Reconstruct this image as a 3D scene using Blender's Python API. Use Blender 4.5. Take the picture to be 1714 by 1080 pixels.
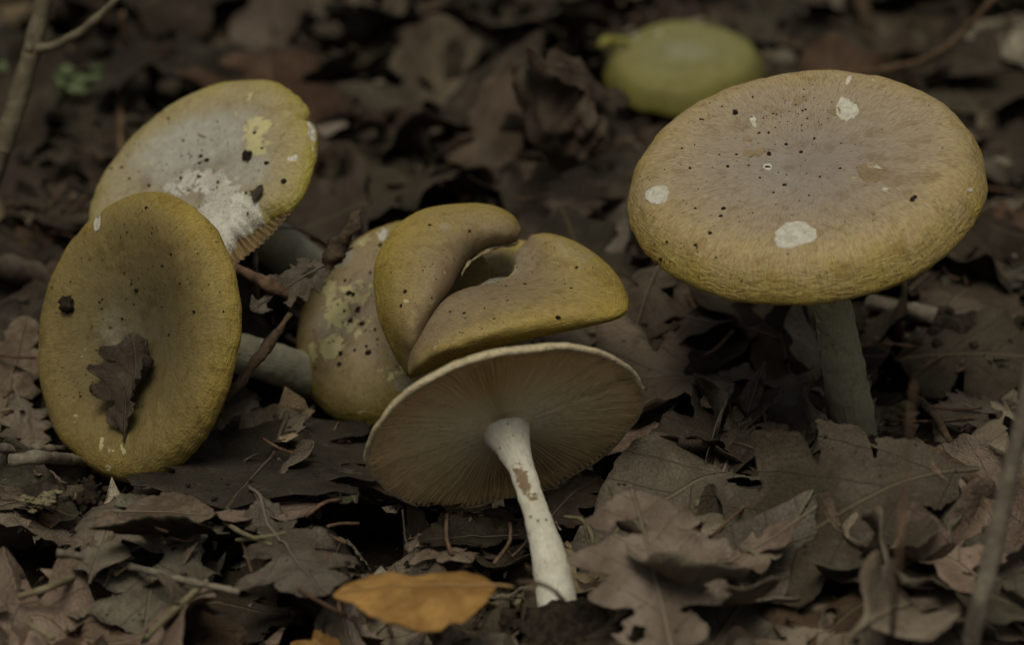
import bpy, math, random
import numpy as np
from mathutils import Vector, Matrix
from mathutils.bvhtree import BVHTree
from mathutils.geometry import delaunay_2d_cdt

for o in list(bpy.data.objects): bpy.data.objects.remove(o)
sc = bpy.context.scene
COL = sc.collection
R_ = math.radians
rng = np.random.default_rng(11)
random.seed(11)

# ------------------------------------------------------------------ camera
PITCH = R_(25.0); DIST = 0.80; FPX = 1714 * 100 / 36.0
CAM = np.array([0, -DIST * math.cos(PITCH), DIST * math.sin(PITCH)])
AX = np.array([1.0, 0, 0]); AU = np.array([0, math.sin(PITCH), math.cos(PITCH)])
AF = np.array([0, math.cos(PITCH), -math.sin(PITCH)]); AW = -AF
cd = bpy.data.cameras.new('camera'); cam = bpy.data.objects.new('camera', cd); COL.objects.link(cam)
cam.location = CAM; cam.rotation_euler = (math.pi / 2 - PITCH, 0, 0)
cd.lens = 100; cd.sensor_width = 36; cd.clip_start = 0.02; cd.clip_end = 200
cd.dof.use_dof = True; cd.dof.focus_distance = 0.695; cd.dof.aperture_fstop = 10.0
sc.camera = cam
sc.cycles.max_bounces = 4; sc.cycles.diffuse_bounces = 3; sc.cycles.glossy_bounces = 2; sc.cycles.transmission_bounces = 0
# ------------------------------------------------------------------ sky, sun, exposure
SUN_EL, SUN_AZ = 68.0, 192.0     # azimuth: the direction the light comes from, clockwise from +Y
w = bpy.data.worlds.new('World'); sc.world = w; w.use_nodes = True
nt = w.node_tree; bg = nt.nodes['Background']
sky = nt.nodes.new('ShaderNodeTexSky'); sky.sky_type = 'NISHITA'; sky.sun_disc = False
sky.sun_elevation = R_(SUN_EL); sky.sun_rotation = R_(SUN_AZ); sky.dust_density = 4; sky.air_density = 1.0
hs = nt.nodes.new('ShaderNodeHueSaturation'); hs.inputs['Saturation'].default_value = 0.06
nt.links.new(sky.outputs[0], hs.inputs['Color']); nt.links.new(hs.outputs[0], bg.inputs[0])
bg.inputs[1].default_value = 0.05
sd = bpy.data.lights.new('sun', 'SUN'); sun = bpy.data.objects.new('sun', sd); COL.objects.link(sun)
sd.energy = 2.2; sd.angle = R_(28); sd.color = (1.0, 0.93, 0.75)
sdir = Vector((math.sin(R_(SUN_AZ)) * math.cos(R_(SUN_EL)), math.cos(R_(SUN_AZ)) * math.cos(R_(SUN_EL)), math.sin(R_(SUN_EL))))
sun.rotation_euler = sdir.to_track_quat('Z', 'Y').to_euler(); sun.location = sdir * 5
vs = sc.view_settings; vs.view_transform = 'Standard'; vs.look = 'None'; vs.gamma = 1.0; vs.exposure = -0.22
vs.use_curve_mapping = False

# ------------------------------------------------------------------ pixel helpers
def ray(px, py):
    return AF + AX * ((px - 857) / FPX) + AU * ((540 - py) / FPX)
def at_d(px, py, d): return CAM + ray(px, py) * d
def at_z(px, py, z=0.0):
    r = ray(px, py); return CAM + r * ((z - CAM[2]) / r[2])
def to_px(P):
    P = np.asarray(P) - CAM; d = P @ AF
    return np.stack([857 + FPX * (P @ AX) / d, 540 - FPX * (P @ AU) / d], -1)
def view_normal(dx, dy, nv):
    """unit normal whose picture direction is (dx, dy down) and whose share towards the viewer is nv"""
    l = math.hypot(dx, dy); s = math.sqrt(1 - nv * nv)
    return AX * (dx / l * s) - AU * (dy / l * s) + AW * nv

# ------------------------------------------------------------------ noise
_perm = np.random.default_rng(5).permutation(256)
_perm = np.concatenate([_perm, _perm, _perm]); _val = np.random.default_rng(6).uniform(-1, 1, 256)
def vnoise(p):
    p = np.asarray(p, float); i = np.floor(p).astype(int); f = p - i; u = f * f * (3 - 2 * f); i &= 255
    def h(a, b, c): return _val[_perm[_perm[_perm[(i[..., 0] + a) & 255] + ((i[..., 1] + b) & 255)] + ((i[..., 2] + c) & 255)]]
    x, y, z = u[..., 0], u[..., 1], u[..., 2]
    l = lambda a, b, t: a + (b - a) * t
    return l(l(l(h(0,0,0), h(1,0,0), x), l(h(0,1,0), h(1,1,0), x), y), l(l(h(0,0,1), h(1,0,1), x), l(h(0,1,1), h(1,1,1), x), y), z)
def fbm(p, o=3):
    p = np.asarray(p, float); s = 0; a = 1.0
    for k in range(o): s = s + a * vnoise(p * 2 ** k + k * 17.3); a *= 0.5
    return s
def sstep(a, b, x):
    t = np.clip((x - a) / (b - a), 0, 1); return t * t * (3 - 2 * t)

# ------------------------------------------------------------------ object helpers
def tag(o, label=None, cat=None, group=None, kind=None):
    for k, v in (('label', label), ('category', cat), ('group', group), ('kind', kind)):
        if v: o[k] = v
    return o
def empty(name, loc):
    o = bpy.data.objects.new(name, None); COL.objects.link(o); o.location = loc; o.empty_display_size = 0.01; return o
def mesh_obj(name, V, F, mat, parent=None, smooth=True, attrs=None, uv=None, loc=None):
    """V in world coordinates; stored relative to parent (or to loc)"""
    V = np.asarray(V, float)
    org = np.array(parent.location) if parent is not None else (np.zeros(3) if loc is None else np.asarray(loc))
    if parent is not None and parent.parent is not None: org = org + np.array(parent.parent.location)
    me = bpy.data.meshes.new(name); me.from_pydata((V - org).tolist(), [], [list(map(int, f)) for f in F])
    if smooth: me.polygons.foreach_set('use_smooth', [True] * len(me.polygons))
    for k, a in (attrs or {}).items():
        a = np.asarray(a, np.float32)
        if a.ndim == 1: at = me.attributes.new(k, 'FLOAT', 'POINT'); at.data.foreach_set('value', a)
        else: at = me.attributes.new(k, 'FLOAT_VECTOR', 'POINT'); at.data.foreach_set('vector', a.ravel())
    if uv is not None:
        l = me.uv_layers.new(name='UVMap'); idx = np.empty(len(me.loops), np.int32); me.loops.foreach_get('vertex_index', idx)
        l.data.foreach_set('uv', np.asarray(uv, np.float32)[idx].ravel())
    if mat: me.materials.append(mat)
    me.update()
    o = bpy.data.objects.new(name, me); COL.objects.link(o)
    if parent is not None: o.parent = parent
    else: o.location = org
    return o
def catmull(P, n):
    P = np.asarray(P, float); k = len(P); Q = np.vstack([2 * P[0] - P[1], P, 2 * P[-1] - P[-2]])
    t = np.linspace(0, k - 1, n); i = np.clip(t.astype(int), 0, k - 2); f = (t - i)[:, None]
    a, b, c, d = Q[i], Q[i + 1], Q[i + 2], Q[i + 3]
    return 0.5 * (2 * b + (c - a) * f + (2 * a - 5 * b + 4 * c - d) * f * f + (3 * b - a - 3 * c + d) * f ** 3)
def resample(P, n):
    P = catmull(P, 40 * len(P)); s = np.concatenate([[0], np.cumsum(np.linalg.norm(np.diff(P, axis=0), axis=1))])
    t = np.linspace(0, s[-1], n); return np.stack([np.interp(t, s, P[:, k]) for k in range(P.shape[1])], -1)
def grid_faces(nu, nv, wrap_u=False):
    F = []
    for i in range(nu if wrap_u else nu - 1):
        a = i * nv; b = ((i + 1) % nu) * nv
        for j in range(nv - 1): F.append((a + j, b + j, b + j + 1, a + j + 1))
    return F
def tube(pts, rad, nseg=10, n=None, rough=0.0, seed=0, freq=220, caps=True):
    pts = np.asarray(pts, float); n = n or max(8, 6 * len(pts))
    P = resample(pts, n); r = np.interp(np.linspace(0, 1, n), np.linspace(0, 1, len(rad)), rad)
    T = np.gradient(P, axis=0); T /= np.linalg.norm(T, axis=1)[:, None]
    ref = np.array([0.31, 0.2, 0.93]); ref = ref if abs(T[0] @ ref) < .9 else np.array([1, 0, 0.1])
    A = np.cross(T, ref); A /= np.linalg.norm(A, axis=1)[:, None]; B = np.cross(T, A)
    th = np.linspace(0, 2 * np.pi, nseg, endpoint=False)
    D = A[:, None] * np.cos(th)[None, :, None] + B[:, None] * np.sin(th)[None, :, None]
    V = P[:, None] + D * r[:, None, None]
    if rough: V += D * (rough * fbm(V * freq + seed * 9.1, 3))[..., None]
    F = []
    for i in range(n - 1):
        for j in range(nseg):
            k = (j + 1) % nseg; F.append((i * nseg + j, i * nseg + k, (i + 1) * nseg + k, (i + 1) * nseg + j))
    if caps: F += [tuple(range(nseg))[::-1], tuple((n - 1) * nseg + j for j in range(nseg))]
    return V.reshape(-1, 3), F
def lump(c, r, squash=(1, 1, 1), rough=.35, seed=0, nu=14, nv=9, freq=1.7):
    th = np.linspace(0, 2 * np.pi, nu, endpoint=False); ph = np.linspace(0.02, np.pi - .02, nv)
    D = np.stack([np.cos(th)[:, None] * np.sin(ph), np.sin(th)[:, None] * np.sin(ph), np.broadcast_to(np.cos(ph), (nu, nv))], -1)
    V = D * (1 + rough * fbm(D * freq + seed * 3.7, 3))[..., None] * r * np.array(squash) + np.asarray(c)
    return V.reshape(-1, 3), grid_faces(nu, nv, True)
def merge(parts):
    V, F, k = [], [], 0
    for v, f in parts:
        V.append(v); F += [tuple(i + k for i in q) for q in f]; k += len(v)
    return np.concatenate(V), F

# ------------------------------------------------------------------ materials
class NT:
    def __init__(s, name):
        s.m = bpy.data.materials.new(name); s.m.use_nodes = True; s.t = s.m.node_tree
        s.bsdf = s.t.nodes['Principled BSDF']
    def n(s, typ, **kw):
        nd = s.t.nodes.new(typ)
        for k, v in kw.items(): setattr(nd, k, v)
        return nd
    def put(s, sock, v):
        if isinstance(v, bpy.types.NodeSocket): s.t.links.new(v, sock)
        elif v is not None:
            if hasattr(sock.default_value, '__len__') and not hasattr(v, '__len__'): v = (v,) * len(sock.default_value)
            if hasattr(sock.default_value, '__len__') and len(v) == 3 and len(sock.default_value) == 4: v = (*v, 1)
            sock.default_value = v
    def math(s, op, a, b=None, c=None, clamp=False):
        nd = s.n('ShaderNodeMath', operation=op, use_clamp=clamp)
        for i, v in enumerate((a, b, c)):
            if v is not None: s.put(nd.inputs[i], v)
        return nd.outputs[0]
    def vmath(s, op, a, b=None):
        nd = s.n('ShaderNodeVectorMath', operation=op); s.put(nd.inputs[0], a)
        if b is not None: s.put(nd.inputs['Scale'] if op == 'SCALE' else nd.inputs[1], b)
        return nd.outputs[0]
    def noise(s, vec, scale, detail=4, rough=.6, dist=0):
        nd = s.n('ShaderNodeTexNoise'); s.put(nd.inputs['Vector'], vec)
        for k, v in (('Scale', scale), ('Detail', detail), ('Roughness', rough), ('Distortion', dist)): s.put(nd.inputs[k], v)
        return nd.outputs[0]
    def voro(s, vec, scale, feature='F1', rnd=1):
        nd = s.n('ShaderNodeTexVoronoi', feature=feature); s.put(nd.inputs['Vector'], vec)
        s.put(nd.inputs['Scale'], scale); s.put(nd.inputs['Randomness'], rnd); return nd.outputs['Distance']
    def mr(s, v, a, b, c=0, d=1, smooth=True):
        nd = s.n('ShaderNodeMapRange', interpolation_type='SMOOTHSTEP' if smooth else 'LINEAR')
        for k, x in zip(range(5), (v, a, b, c, d)): s.put(nd.inputs[k], x)
        return nd.outputs[0]
    def mix(s, f, a, b, typ='MIX'):
        nd = s.n('ShaderNodeMix', data_type='RGBA', blend_type=typ); s.put(nd.inputs[0], f); s.put(nd.inputs[6], a); s.put(nd.inputs[7], b)
        return nd.outputs[2]
    def ramp(s, v, stops):
        nd = s.n('ShaderNodeValToRGB'); el = nd.color_ramp.elements
        while len(el) < len(stops): el.new(0.5)
        for e, (p, c) in zip(el, stops): e.position = p; e.color = (*c, 1)
        s.put(nd.inputs[0], v); return nd.outputs[0]
    def attr(s, name, out='Fac'):
        nd = s.n('ShaderNodeAttribute', attribute_name=name); return nd.outputs[out]
    def obj(s): return s.n('ShaderNodeTexCoord').outputs['Object']
    def bump(s, h, strength=.5, dist=.001, prev=None):
        nd = s.n('ShaderNodeBump'); s.put(nd.inputs['Height'], h); nd.inputs['Strength'].default_value = strength
        nd.inputs['Distance'].default_value = dist
        if prev is not None: s.put(nd.inputs['Normal'], prev)
        return nd.outputs[0]
    def done(s, col, rough=.7, normal=None, spec=.35, **kw):
        b = s.bsdf; s.put(b.inputs['Base Color'], col); s.put(b.inputs['Roughness'], rough); s.put(b.inputs['Specular IOR Level'], spec)
        if normal is not None: s.put(b.inputs['Normal'], normal)
        for k, v in kw.items(): s.put(b.inputs[k.replace('_', ' ')], v)
        return s.m

def leaf_material(name, use_attr=False):
    N = NT(name); uvn = N.n('ShaderNodeTexCoord'); uv = uvn.outputs['UV']
    if use_attr: base = N.attr('tint', 'Color'); rnd = 0.5
    else:
        oi = N.n('ShaderNodeObjectInfo'); base = oi.outputs['Color']; rnd = oi.outputs['Random']
    sx = N.n('ShaderNodeSeparateXYZ'); N.put(sx.inputs[0], uv); u, v = sx.outputs[0], sx.outputs[1]
    off = N.n('ShaderNodeCombineXYZ'); N.put(off.inputs[2], N.math('MULTIPLY', rnd, 37.0))
    q = N.vmath('ADD', uv, off.outputs[0])
    av = N.math('ABSOLUTE', v)
    a = N.math('ADD', N.math('SUBTRACT', N.math('MULTIPLY', u, 6.2), N.math('MULTIPLY', av, 6.6)),
               N.math('MULTIPLY', N.math('SUBTRACT', N.noise(q, 5, 1), .5), .28))
    a = N.math('ADD', a, N.math('MULTIPLY', N.mr(v, -.001, .001), .35))
    fr = N.math('ABSOLUTE', N.math('SUBTRACT', N.math('FRACT', a), .5))
    side = N.math('MULTIPLY', N.mr(fr, .475, .497), N.mr(av, .34, .04, 0.1, 1))
    mid = N.mr(av, .011, .003)
    vein = N.math('MAXIMUM', side, mid)
    net = N.mr(N.voro(q, 60, 'DISTANCE_TO_EDGE'), .0, .09, 1, 0)
    big = N.noise(q, 3.2, 3, .65, .4); mid_n = N.noise(q, 11, 4, .7); fine = N.noise(q, 75, 2, .7)
    c = N.mix(N.mr(big, .35, .68), N.mix(1, base, (.66, .62, .58), 'MULTIPLY'), N.mix(1, base, (1.22, 1.2, 1.18), 'MULTIPLY'))
    c = N.mix(N.mr(mid_n, .52, .75, 0, .55), c, N.mix(1, base, (.42, .36, .30), 'MULTIPLY'))
    c = N.mix(N.mr(mid_n, .42, .28, 0, .35), c, N.mix(.5, base, (.26, .24, .20)))
    c = N.mix(N.mr(fine, .3, .75, 0, .5), c, N.mix(1, c, (.62, .6, .58), 'MULTIPLY'))
    c = N.mix(N.math('MULTIPLY', vein, .55), c, N.mix(.35, N.mix(1, base, (1.25, 1.2, 1.05), 'MULTIPLY'), (.20, .16, .10)))
    c = N.mix(N.math('MULTIPLY', net, .10), c, N.mix(1, c, (.55, .52, .5), 'MULTIPLY'))
    spot = N.mr(N.voro(q, 22, 'F1'), .1, .16, 1, 0)
    c = N.mix(N.math('MULTIPLY', spot, N.mr(big, .52, .58, 0, .75)), c, (.012, .010, .008))
    h = N.math('ADD', N.math('MULTIPLY', vein, 1.0), N.math('MULTIPLY', net, .12))
    h = N.math('ADD', h, N.math('MULTIPLY', mid_n, 1.3)); h = N.math('ADD', h, N.math('MULTIPLY', fine, .5))
    nb = N.bump(h, .85, .0011)
    return N.done(c, N.mr(mid_n, .3, .7, .7, .9), nb, .10)

def cap_material(name, centre, mid, rim, white=(.62, .60, .52), yellow=(.52, .47, .24), brown=(.17, .11, .06), stops=(.0, .45, .8, 1.0), fib=1.0):
    N = NT(name); cv = N.attr('capc', 'Vector'); P = N.obj()
    sx = N.n('ShaderNodeSeparateXYZ'); N.put(sx.inputs[0], cv); rho = sx.outputs[2]
    big = N.noise(P, 55, 4, .6, .3); med = N.noise(P, 190, 4, .65, .3)
    r2 = N.math('ADD', rho, N.math('MULTIPLY', N.math('SUBTRACT', big, .5), .42))
    r2 = N.math('ADD', r2, N.math('MULTIPLY', N.math('SUBTRACT', med, .5), .16))
    c = N.ramp(r2, [(stops[0], centre), (stops[1], tuple(.6 * a + .4 * b for a, b in zip(centre, mid))), (stops[2], mid), (stops[3], rim)])
    mp = N.n('ShaderNodeMapping'); mp.inputs['Scale'].default_value = (46, 46, 9); N.put(mp.inputs[0], cv)
    f1 = N.noise(mp.outputs[0], 1.0, 3, .6, .25)
    mp2 = N.n('ShaderNodeMapping'); mp2.inputs['Scale'].default_value = (110, 110, 30); N.put(mp2.inputs[0], cv)
    f2 = N.noise(mp2.outputs[0], 1.0, 2, .6)
    fine = N.noise(P, 1500, 2, .6)
    c = N.mix(N.mr(f1, .45, .72, 0, .24 * fib), c, N.mix(1, c, (.60, .55, .48), 'MULTIPLY'))
    c = N.mix(N.mr(f2, .48, .70, 0, .60 * fib), c, N.mix(1, c, (1.5, 1.45, 1.35), 'MULTIPLY'))
    c = N.mix(N.mr(f2, .48, .30, 0, .62 * fib), c, N.mix(1, c, (.5, .45, .38), 'MULTIPLY'))
    c = N.mix(N.mr(med, .48, .70, 0, .55), c, N.mix(1, c, (.60, .52, .42), 'MULTIPLY'))
    # tiny dark pinholes
    c = N.mix(N.math('MULTIPLY', N.mr(N.voro(P, 420), .10, .16, 1, 0), N.mr(N.noise(P, 120, 2), .52, .58, 0, .8)), c, (.03, .022, .014))
    ns = N.noise(P, 420, 4, .65, .5); ns2 = N.noise(P, 150, 3, .6, .8)
    e = N.math('ADD', N.math('MULTIPLY', N.math('SUBTRACT', ns, .5), 1.6), N.math('MULTIPLY', N.math('SUBTRACT', ns2, .5), 1.5))
    b_m = N.mr(N.math('ADD', N.attr('brown'), N.math('MULTIPLY', e, .5)), .2, .8)
    c = N.mix(N.math('MULTIPLY', b_m, .8), c, brown)
    g_m = N.mr(N.math('ADD', N.attr('grey'), N.math('MULTIPLY', e, .3)), .15, .85)
    c = N.mix(N.math('MULTIPLY', g_m, .85), c, N.mix(N.mr(ns, .3, .7), (.30, .30, .26), (.40, .39, .34)))
    y_m = N.mr(N.math('ADD', N.attr('yel'), e), .47, .53)
    c = N.mix(N.math('MULTIPLY', y_m, .95), c, N.mix(N.mr(ns2, .3, .7), yellow, tuple(.82 * k for k in yellow)))
    w_m = N.mr(N.math('ADD', N.attr('white'), N.math('MULTIPLY', e, .8)), .44, .54)
    crack = N.mr(N.voro(N.vmath('ADD', N.vmath('SCALE', cv, 30.0), N.vmath('SCALE', P, 330.0)), 1.0, 'DISTANCE_TO_EDGE'), .0, .11, 1, 0)
    wc = N.mix(N.math('MULTIPLY', crack, N.mr(ns2, .38, .55, 0, .95)), N.mix(N.mr(ns2, .3, .75), white, tuple(.8 * k for k in white)), (.24, .20, .13))
    c = N.mix(w_m, c, wc)
    wr = N.attr('wrinkle')
    mp3 = N.n('ShaderNodeMapping'); mp3.inputs['Scale'].default_value = (12, 12, 46); N.put(mp3.inputs[0], cv)
    wn = N.noise(mp3.outputs[0], 1.0, 4, .62, .7)
    h = N.math('ADD', N.math('MULTIPLY', f1, .16), N.math('MULTIPLY', f2, .34))
    h = N.math('ADD', h, N.math('MULTIPLY', med, .5)); h = N.math('ADD', h, N.math('MULTIPLY', fine, .12))
    h = N.math('ADD', h, N.math('MULTIPLY', N.math('MULTIPLY', wn, wr), 1.7))
    h = N.math('SUBTRACT', h, N.math('MULTIPLY', N.math('MAXIMUM', w_m, y_m), .5))
    h = N.math('SUBTRACT', h, N.math('MULTIPLY', N.math('MULTIPLY', crack, w_m), .35))
    c = N.mix(N.math('MULTIPLY', N.mr(wn, .46, .30), N.math('MULTIPLY', wr, .45)), c, N.mix(1, c, (.5, .42, .32), 'MULTIPLY'))
    nb = N.bump(h, .55, .0011)
    return N.done(c, N.mr(med, .3, .7, .50, .68), nb, .18)

def stem_material(name, pale, dark, green):
    N = NT(name); P = N.obj(); cv = N.attr('stemc', 'Vector')
    mp = N.n('ShaderNodeMapping'); mp.inputs['Scale'].default_value = (14, 14, 5); N.put(mp.inputs[0], cv)
    f = N.noise(mp.outputs[0], 1.0, 4, .65, .4); big = N.noise(P, 90, 4, .6, .5); fine = N.noise(P, 900, 3, .6)
    flake = N.voro(mp.outputs[0], 2.2)
    c = N.mix(N.mr(big, .35, .7), pale, green); c = N.mix(N.mr(f, .45, .75, 0, .7), c, dark)
    c = N.mix(N.mr(fine, .35, .7, 0, .3), c, N.mix(1, c, (.6, .58, .5), 'MULTIPLY'))
    c = N.mix(N.mr(N.math('ADD', N.attr('brown'), N.math('MULTIPLY', N.math('SUBTRACT', N.noise(P, 380, 4, .7, .8), .5), 2.4)), .42, .62, 0, .85), c, (.20, .115, .04))
    c = N.mix(N.math('MULTIPLY', N.mr(N.voro(P, 300), .09, .15, 1, 0), N.mr(big, .5, .6, 0, .8)), c, (.05, .035, .02))
    h = N.math('ADD', N.math('MULTIPLY', f, 1.0), N.math('ADD', N.math('MULTIPLY', flake, .7), N.math('MULTIPLY', fine, .3)))
    return N.done(c, .72, N.bump(h, .7, .0009), .3)

def gill_material(name, k):
    N = NT(name); cv = N.attr('capc', 'Vector'); P = N.obj()
    sx = N.n('ShaderNodeSeparateXYZ'); N.put(sx.inputs[0], cv)
    n1 = N.noise(P, 120, 4, .6); n2 = N.noise(P, 800, 2, .6)
    c = N.ramp(N.math('ADD', sx.outputs[2], N.math('MULTIPLY', N.math('SUBTRACT', n1, .5), .5)),
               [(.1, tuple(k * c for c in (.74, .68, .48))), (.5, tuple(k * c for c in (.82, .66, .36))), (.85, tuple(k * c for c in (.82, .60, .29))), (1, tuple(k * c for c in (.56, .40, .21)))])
    c = N.mix(N.mr(N.attr('edge'), 0, 1, .38, 0), c, N.mix(1, c, (.62, .52, .36), 'MULTIPLY'))
    c = N.mix(N.mr(n2, .5, .75, 0, .35), c, N.mix(1, c, (.7, .6, .45), 'MULTIPLY'))
    return N.done(c, .6, N.bump(n2, .3, .0004), .3)

def simple(name, c1, c2, scale, rough=.8, bumpd=.0008, s2=None, bstr=.7, spec=.15, stretch=None):
    N = NT(name); P = N.obj()
    if stretch:
        mp = N.n('ShaderNodeMapping'); mp.inputs['Scale'].default_value = stretch; N.put(mp.inputs[0], P); P = mp.outputs[0]
    a = N.noise(P, scale, 6, .68, .4); b = N.noise(P, s2 or scale * 6, 4, .7)
    c = N.mix(N.mr(a, .35, .65), c1, c2); c = N.mix(N.mr(b, .45, .75, 0, .55), c, N.mix(1, c, (.45, .42, .38), 'MULTIPLY'))
    return N.done(c, rough, N.bump(N.math('ADD', a, N.math('MULTIPLY', b, .5)), bstr, bumpd), spec)

M_leaf = leaf_material('dry leaf'); M_litter = leaf_material('litter leaf', True)
NV = NT('leaf vein'); M_vein = NV.done(NV.mix(.4, NV.n('ShaderNodeObjectInfo').outputs['Color'], (.13, .10, .065)), .8)
M_soil = simple('soil', (.008, .0065, .005), (.026, .020, .014), 60, .95, .003, 420, 1.0, .08)
M_crumb = simple('soil crumb', (.012, .009, .006), (.04, .03, .02), 500, .9, .0006, spec=.12)
M_bark = simple('twig bark', (.085, .07, .045), (.15, .125, .08), 170, .8, .0008)
M_barkd = simple('dark bark', (.035, .024, .016), (.11, .075, .045), 240, .85, .0012)
M_barkr = simple('red brown bark', (.06, .035, .02), (.15, .095, .06), 220, .8, .0008)
M_grey = simple('weathered stick', (.10, .085, .065), (.22, .19, .14), 130, .85, .0008)
M_straw = simple('dry straw', (.13, .11, .06), (.20, .17, .10), 160, .7, .0004)
M_scar = simple('bare flesh', (.56, .54, .46), (.42, .39, .31), 420, .8, .0006, 1600)
M_scarb = simple('browned flesh', (.20, .15, .085), (.27, .20, .115), 260, .7, .0006, 1200)
M_lip = simple('torn lip flesh', (.33, .28, .17), (.20, .155, .09), 500, .8, .0006)
M_moss = simple('moss', (.05, .075, .03), (.16, .19, .10), 120, .9, .0015)
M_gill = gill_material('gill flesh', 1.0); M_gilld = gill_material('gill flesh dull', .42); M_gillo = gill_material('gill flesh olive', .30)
M_capF = cap_material('cap skin tan', (.255, .215, .175), (.335, .255, .12), (.36, .27, .07), stops=(.2, .58, .84, 1.0))
M_capA = cap_material('cap skin olive grey', (.28, .245, .185), (.31, .26, .12), (.335, .285, .06), stops=(.15, .62, .86, 1.0))
M_capB = cap_material('cap skin ochre', (.105, .086, .045), (.20, .152, .055), (.29, .215, .05), stops=(.05, .45, .8, 1.0))
M_capC = cap_material('cap skin patchy', (.27, .215, .15), (.25, .195, .09), (.27, .208, .045), stops=(.1, .42, .70, .92))
M_capD = cap_material('cap skin folded', (.20, .155, .10), (.28, .21, .075), (.34, .255, .055), stops=(.15, .45, .75, 1.0))
M_capE = cap_material('cap skin pale', (.34, .27, .15), (.38, .30, .15), (.50, .43, .28))
M_capG = cap_material('cap skin yellow green', (.20, .19, .085), (.175, .16, .05), (.20, .185, .04), stops=(.1, .5, .8, 1.0))
M_stemE = stem_material('stem pale', (.82, .79, .68), (.62, .55, .40), (.74, .70, .57))
M_stemF = stem_material('stem olive', (.50, .46, .30), (.28, .245, .14), (.42, .385, .24))
M_stemA = stem_material('stem grey', (.44, .42, .32), (.28, .26, .18), (.38, .36, .26))

# ------------------------------------------------------------------ ground
def ground_z(x, y):
    p = np.stack([x, y, np.zeros_like(x)], -1)
    return (0.005 * vnoise(p * 9 + 3.3) + .0028 * vnoise(p * 37 + 8) + .0012 * fbm(p * 160, 2) - .006) * np.exp(-(np.hypot(x, y) / 3.0) ** 2) - .010
g = np.concatenate([-np.geomspace(90, .46, 40), np.linspace(-.45, .45, 300), np.geomspace(.46, 90, 40)])
gy = np.concatenate([-np.geomspace(90, .36, 40), np.linspace(-.35, .75, 360), np.geomspace(.76, 90, 40)])
GX, GY = np.meshgrid(g, gy, indexing='ij')
gv = np.stack([GX, GY, ground_z(GX, GY)], -1).reshape(-1, 3)
tag(mesh_obj('ground', gv, grid_faces(len(g), len(gy)), M_soil), kind='structure')
# height field that the litter piles up on
HX0, HY0, HR = -.5, -.42, .002
HNX, HNY = 501, 640
hx, hy = np.meshgrid(HX0 + HR * np.arange(HNX), HY0 + HR * np.arange(HNY), indexing='ij')
HF = ground_z(hx, hy)
def Hat(x, y):
    i = np.clip(np.rint((x - HX0) / HR).astype(int), 0, HNX - 1); j = np.clip(np.rint((y - HY0) / HR).astype(int), 0, HNY - 1)
    return HF[i, j]
def deposit(V, cap=.016, gain=.75):
    i = np.rint((V[:, 0] - HX0) / HR).astype(int); j = np.rint((V[:, 1] - HY0) / HR).astype(int)
    ok = (i > 0) & (i < HNX - 1) & (j > 0) & (j < HNY - 1); i, j, z = i[ok], j[ok], V[ok, 2]
    for di in (-1, 0, 1):
        for dj in (-1, 0, 1):
            old = HF[i + di, j + dj]; new = np.minimum(old + gain * np.clip(z - old, 0, .006), cap)
            np.maximum.at(HF, (i + di, j + dj), new)
def on_ground(px, py, dz=0.0):
    z = 0.0
    for _ in range(6):
        p = at_z(px, py, z + dz); z = float(Hat(np.array([p[0]]), np.array([p[1]]))[0])
    return at_z(px, py, z + dz)

# ------------------------------------------------------------------ leaves
def inside(poly, P):
    x, y = P[:, 0], P[:, 1]; r = np.zeros(len(P), bool); n = len(poly); j = n - 1
    for i in range(n):
        xi, yi = poly[i]; xj, yj = poly[j]
        c = ((yi > y) != (yj > y)) & (x < (xj - xi) * (y - yi) / (yj - yi + 1e-12) + xi); r ^= c; j = i
    return r
def leaf_outline(kind, W, rg):
    if kind == 'ovate':
        t = np.linspace(0, 1, 15)[1:-1]
        prof = lambda t: (np.sin(np.pi * t ** .82) ** .9) * (1 + .03 * np.sin(t * 40 + rg.uniform(0, 6)))
        up = [(x, .5 * W * prof(x) * rg.uniform(.95, 1.05)) for x in t]; lo = [(x, -.5 * W * prof(x) * rg.uniform(.95, 1.05)) for x in t]
        pts = [(0, .006)] + up + [(1, 0)] + lo[::-1] + [(0, -.006)]
    else:
        K = 4 if kind == 'oak_round' else 5; sinus = rg.uniform(.42, .72)
        env = [.50, .82, 1.0, .70, .4][:K] if K == 4 else [.45, .78, 1.0, .85, .5]
        def side(sgn):
            out = [(0.0, .008), (.05, .014), (.10, .05 * W)]
            xs = np.linspace(.20, .80, K) + rg.uniform(-.02, .02, K); ws = np.array(env) * .5 * W * rg.uniform(.82, 1.15, K)
            for k in range(K):
                x, q = xs[k], ws[k]
                if kind == 'oak_round':
                    out += [(x - .045, q * .78), (x + .01, q), (x + .06, q * .98), (x + .088, q * .78)]
                    if k < K - 1: out += [((x + xs[k + 1]) / 2 + .035, min(q, ws[k + 1]) * sinus * rg.uniform(.8, 1.2))]
                else:
                    out += [(x - .05, q * .70), (x + .005, q * .90), (x + .05, q * 1.02), (x + .065, q * .86)]
                    if k < K - 1: out += [((x + xs[k + 1]) / 2 + .025, min(q, ws[k + 1]) * rg.uniform(.58, .8))]
            out += [(.93, .17 * W * rg.uniform(.8, 1.1)), (.985, .07 * W)]
            return [(x, sgn * y) for x, y in out]
        pts = side(1) + [(1.0, 0)] + side(-1)[::-1]
    P = np.array(pts); P = catmull(P, len(P) * 5); n = len(P)
    P += rg.normal(0, .0028, P.shape) * np.clip(np.abs(P[:, 1:2]) * 12, 0, 1)
    return P
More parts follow.
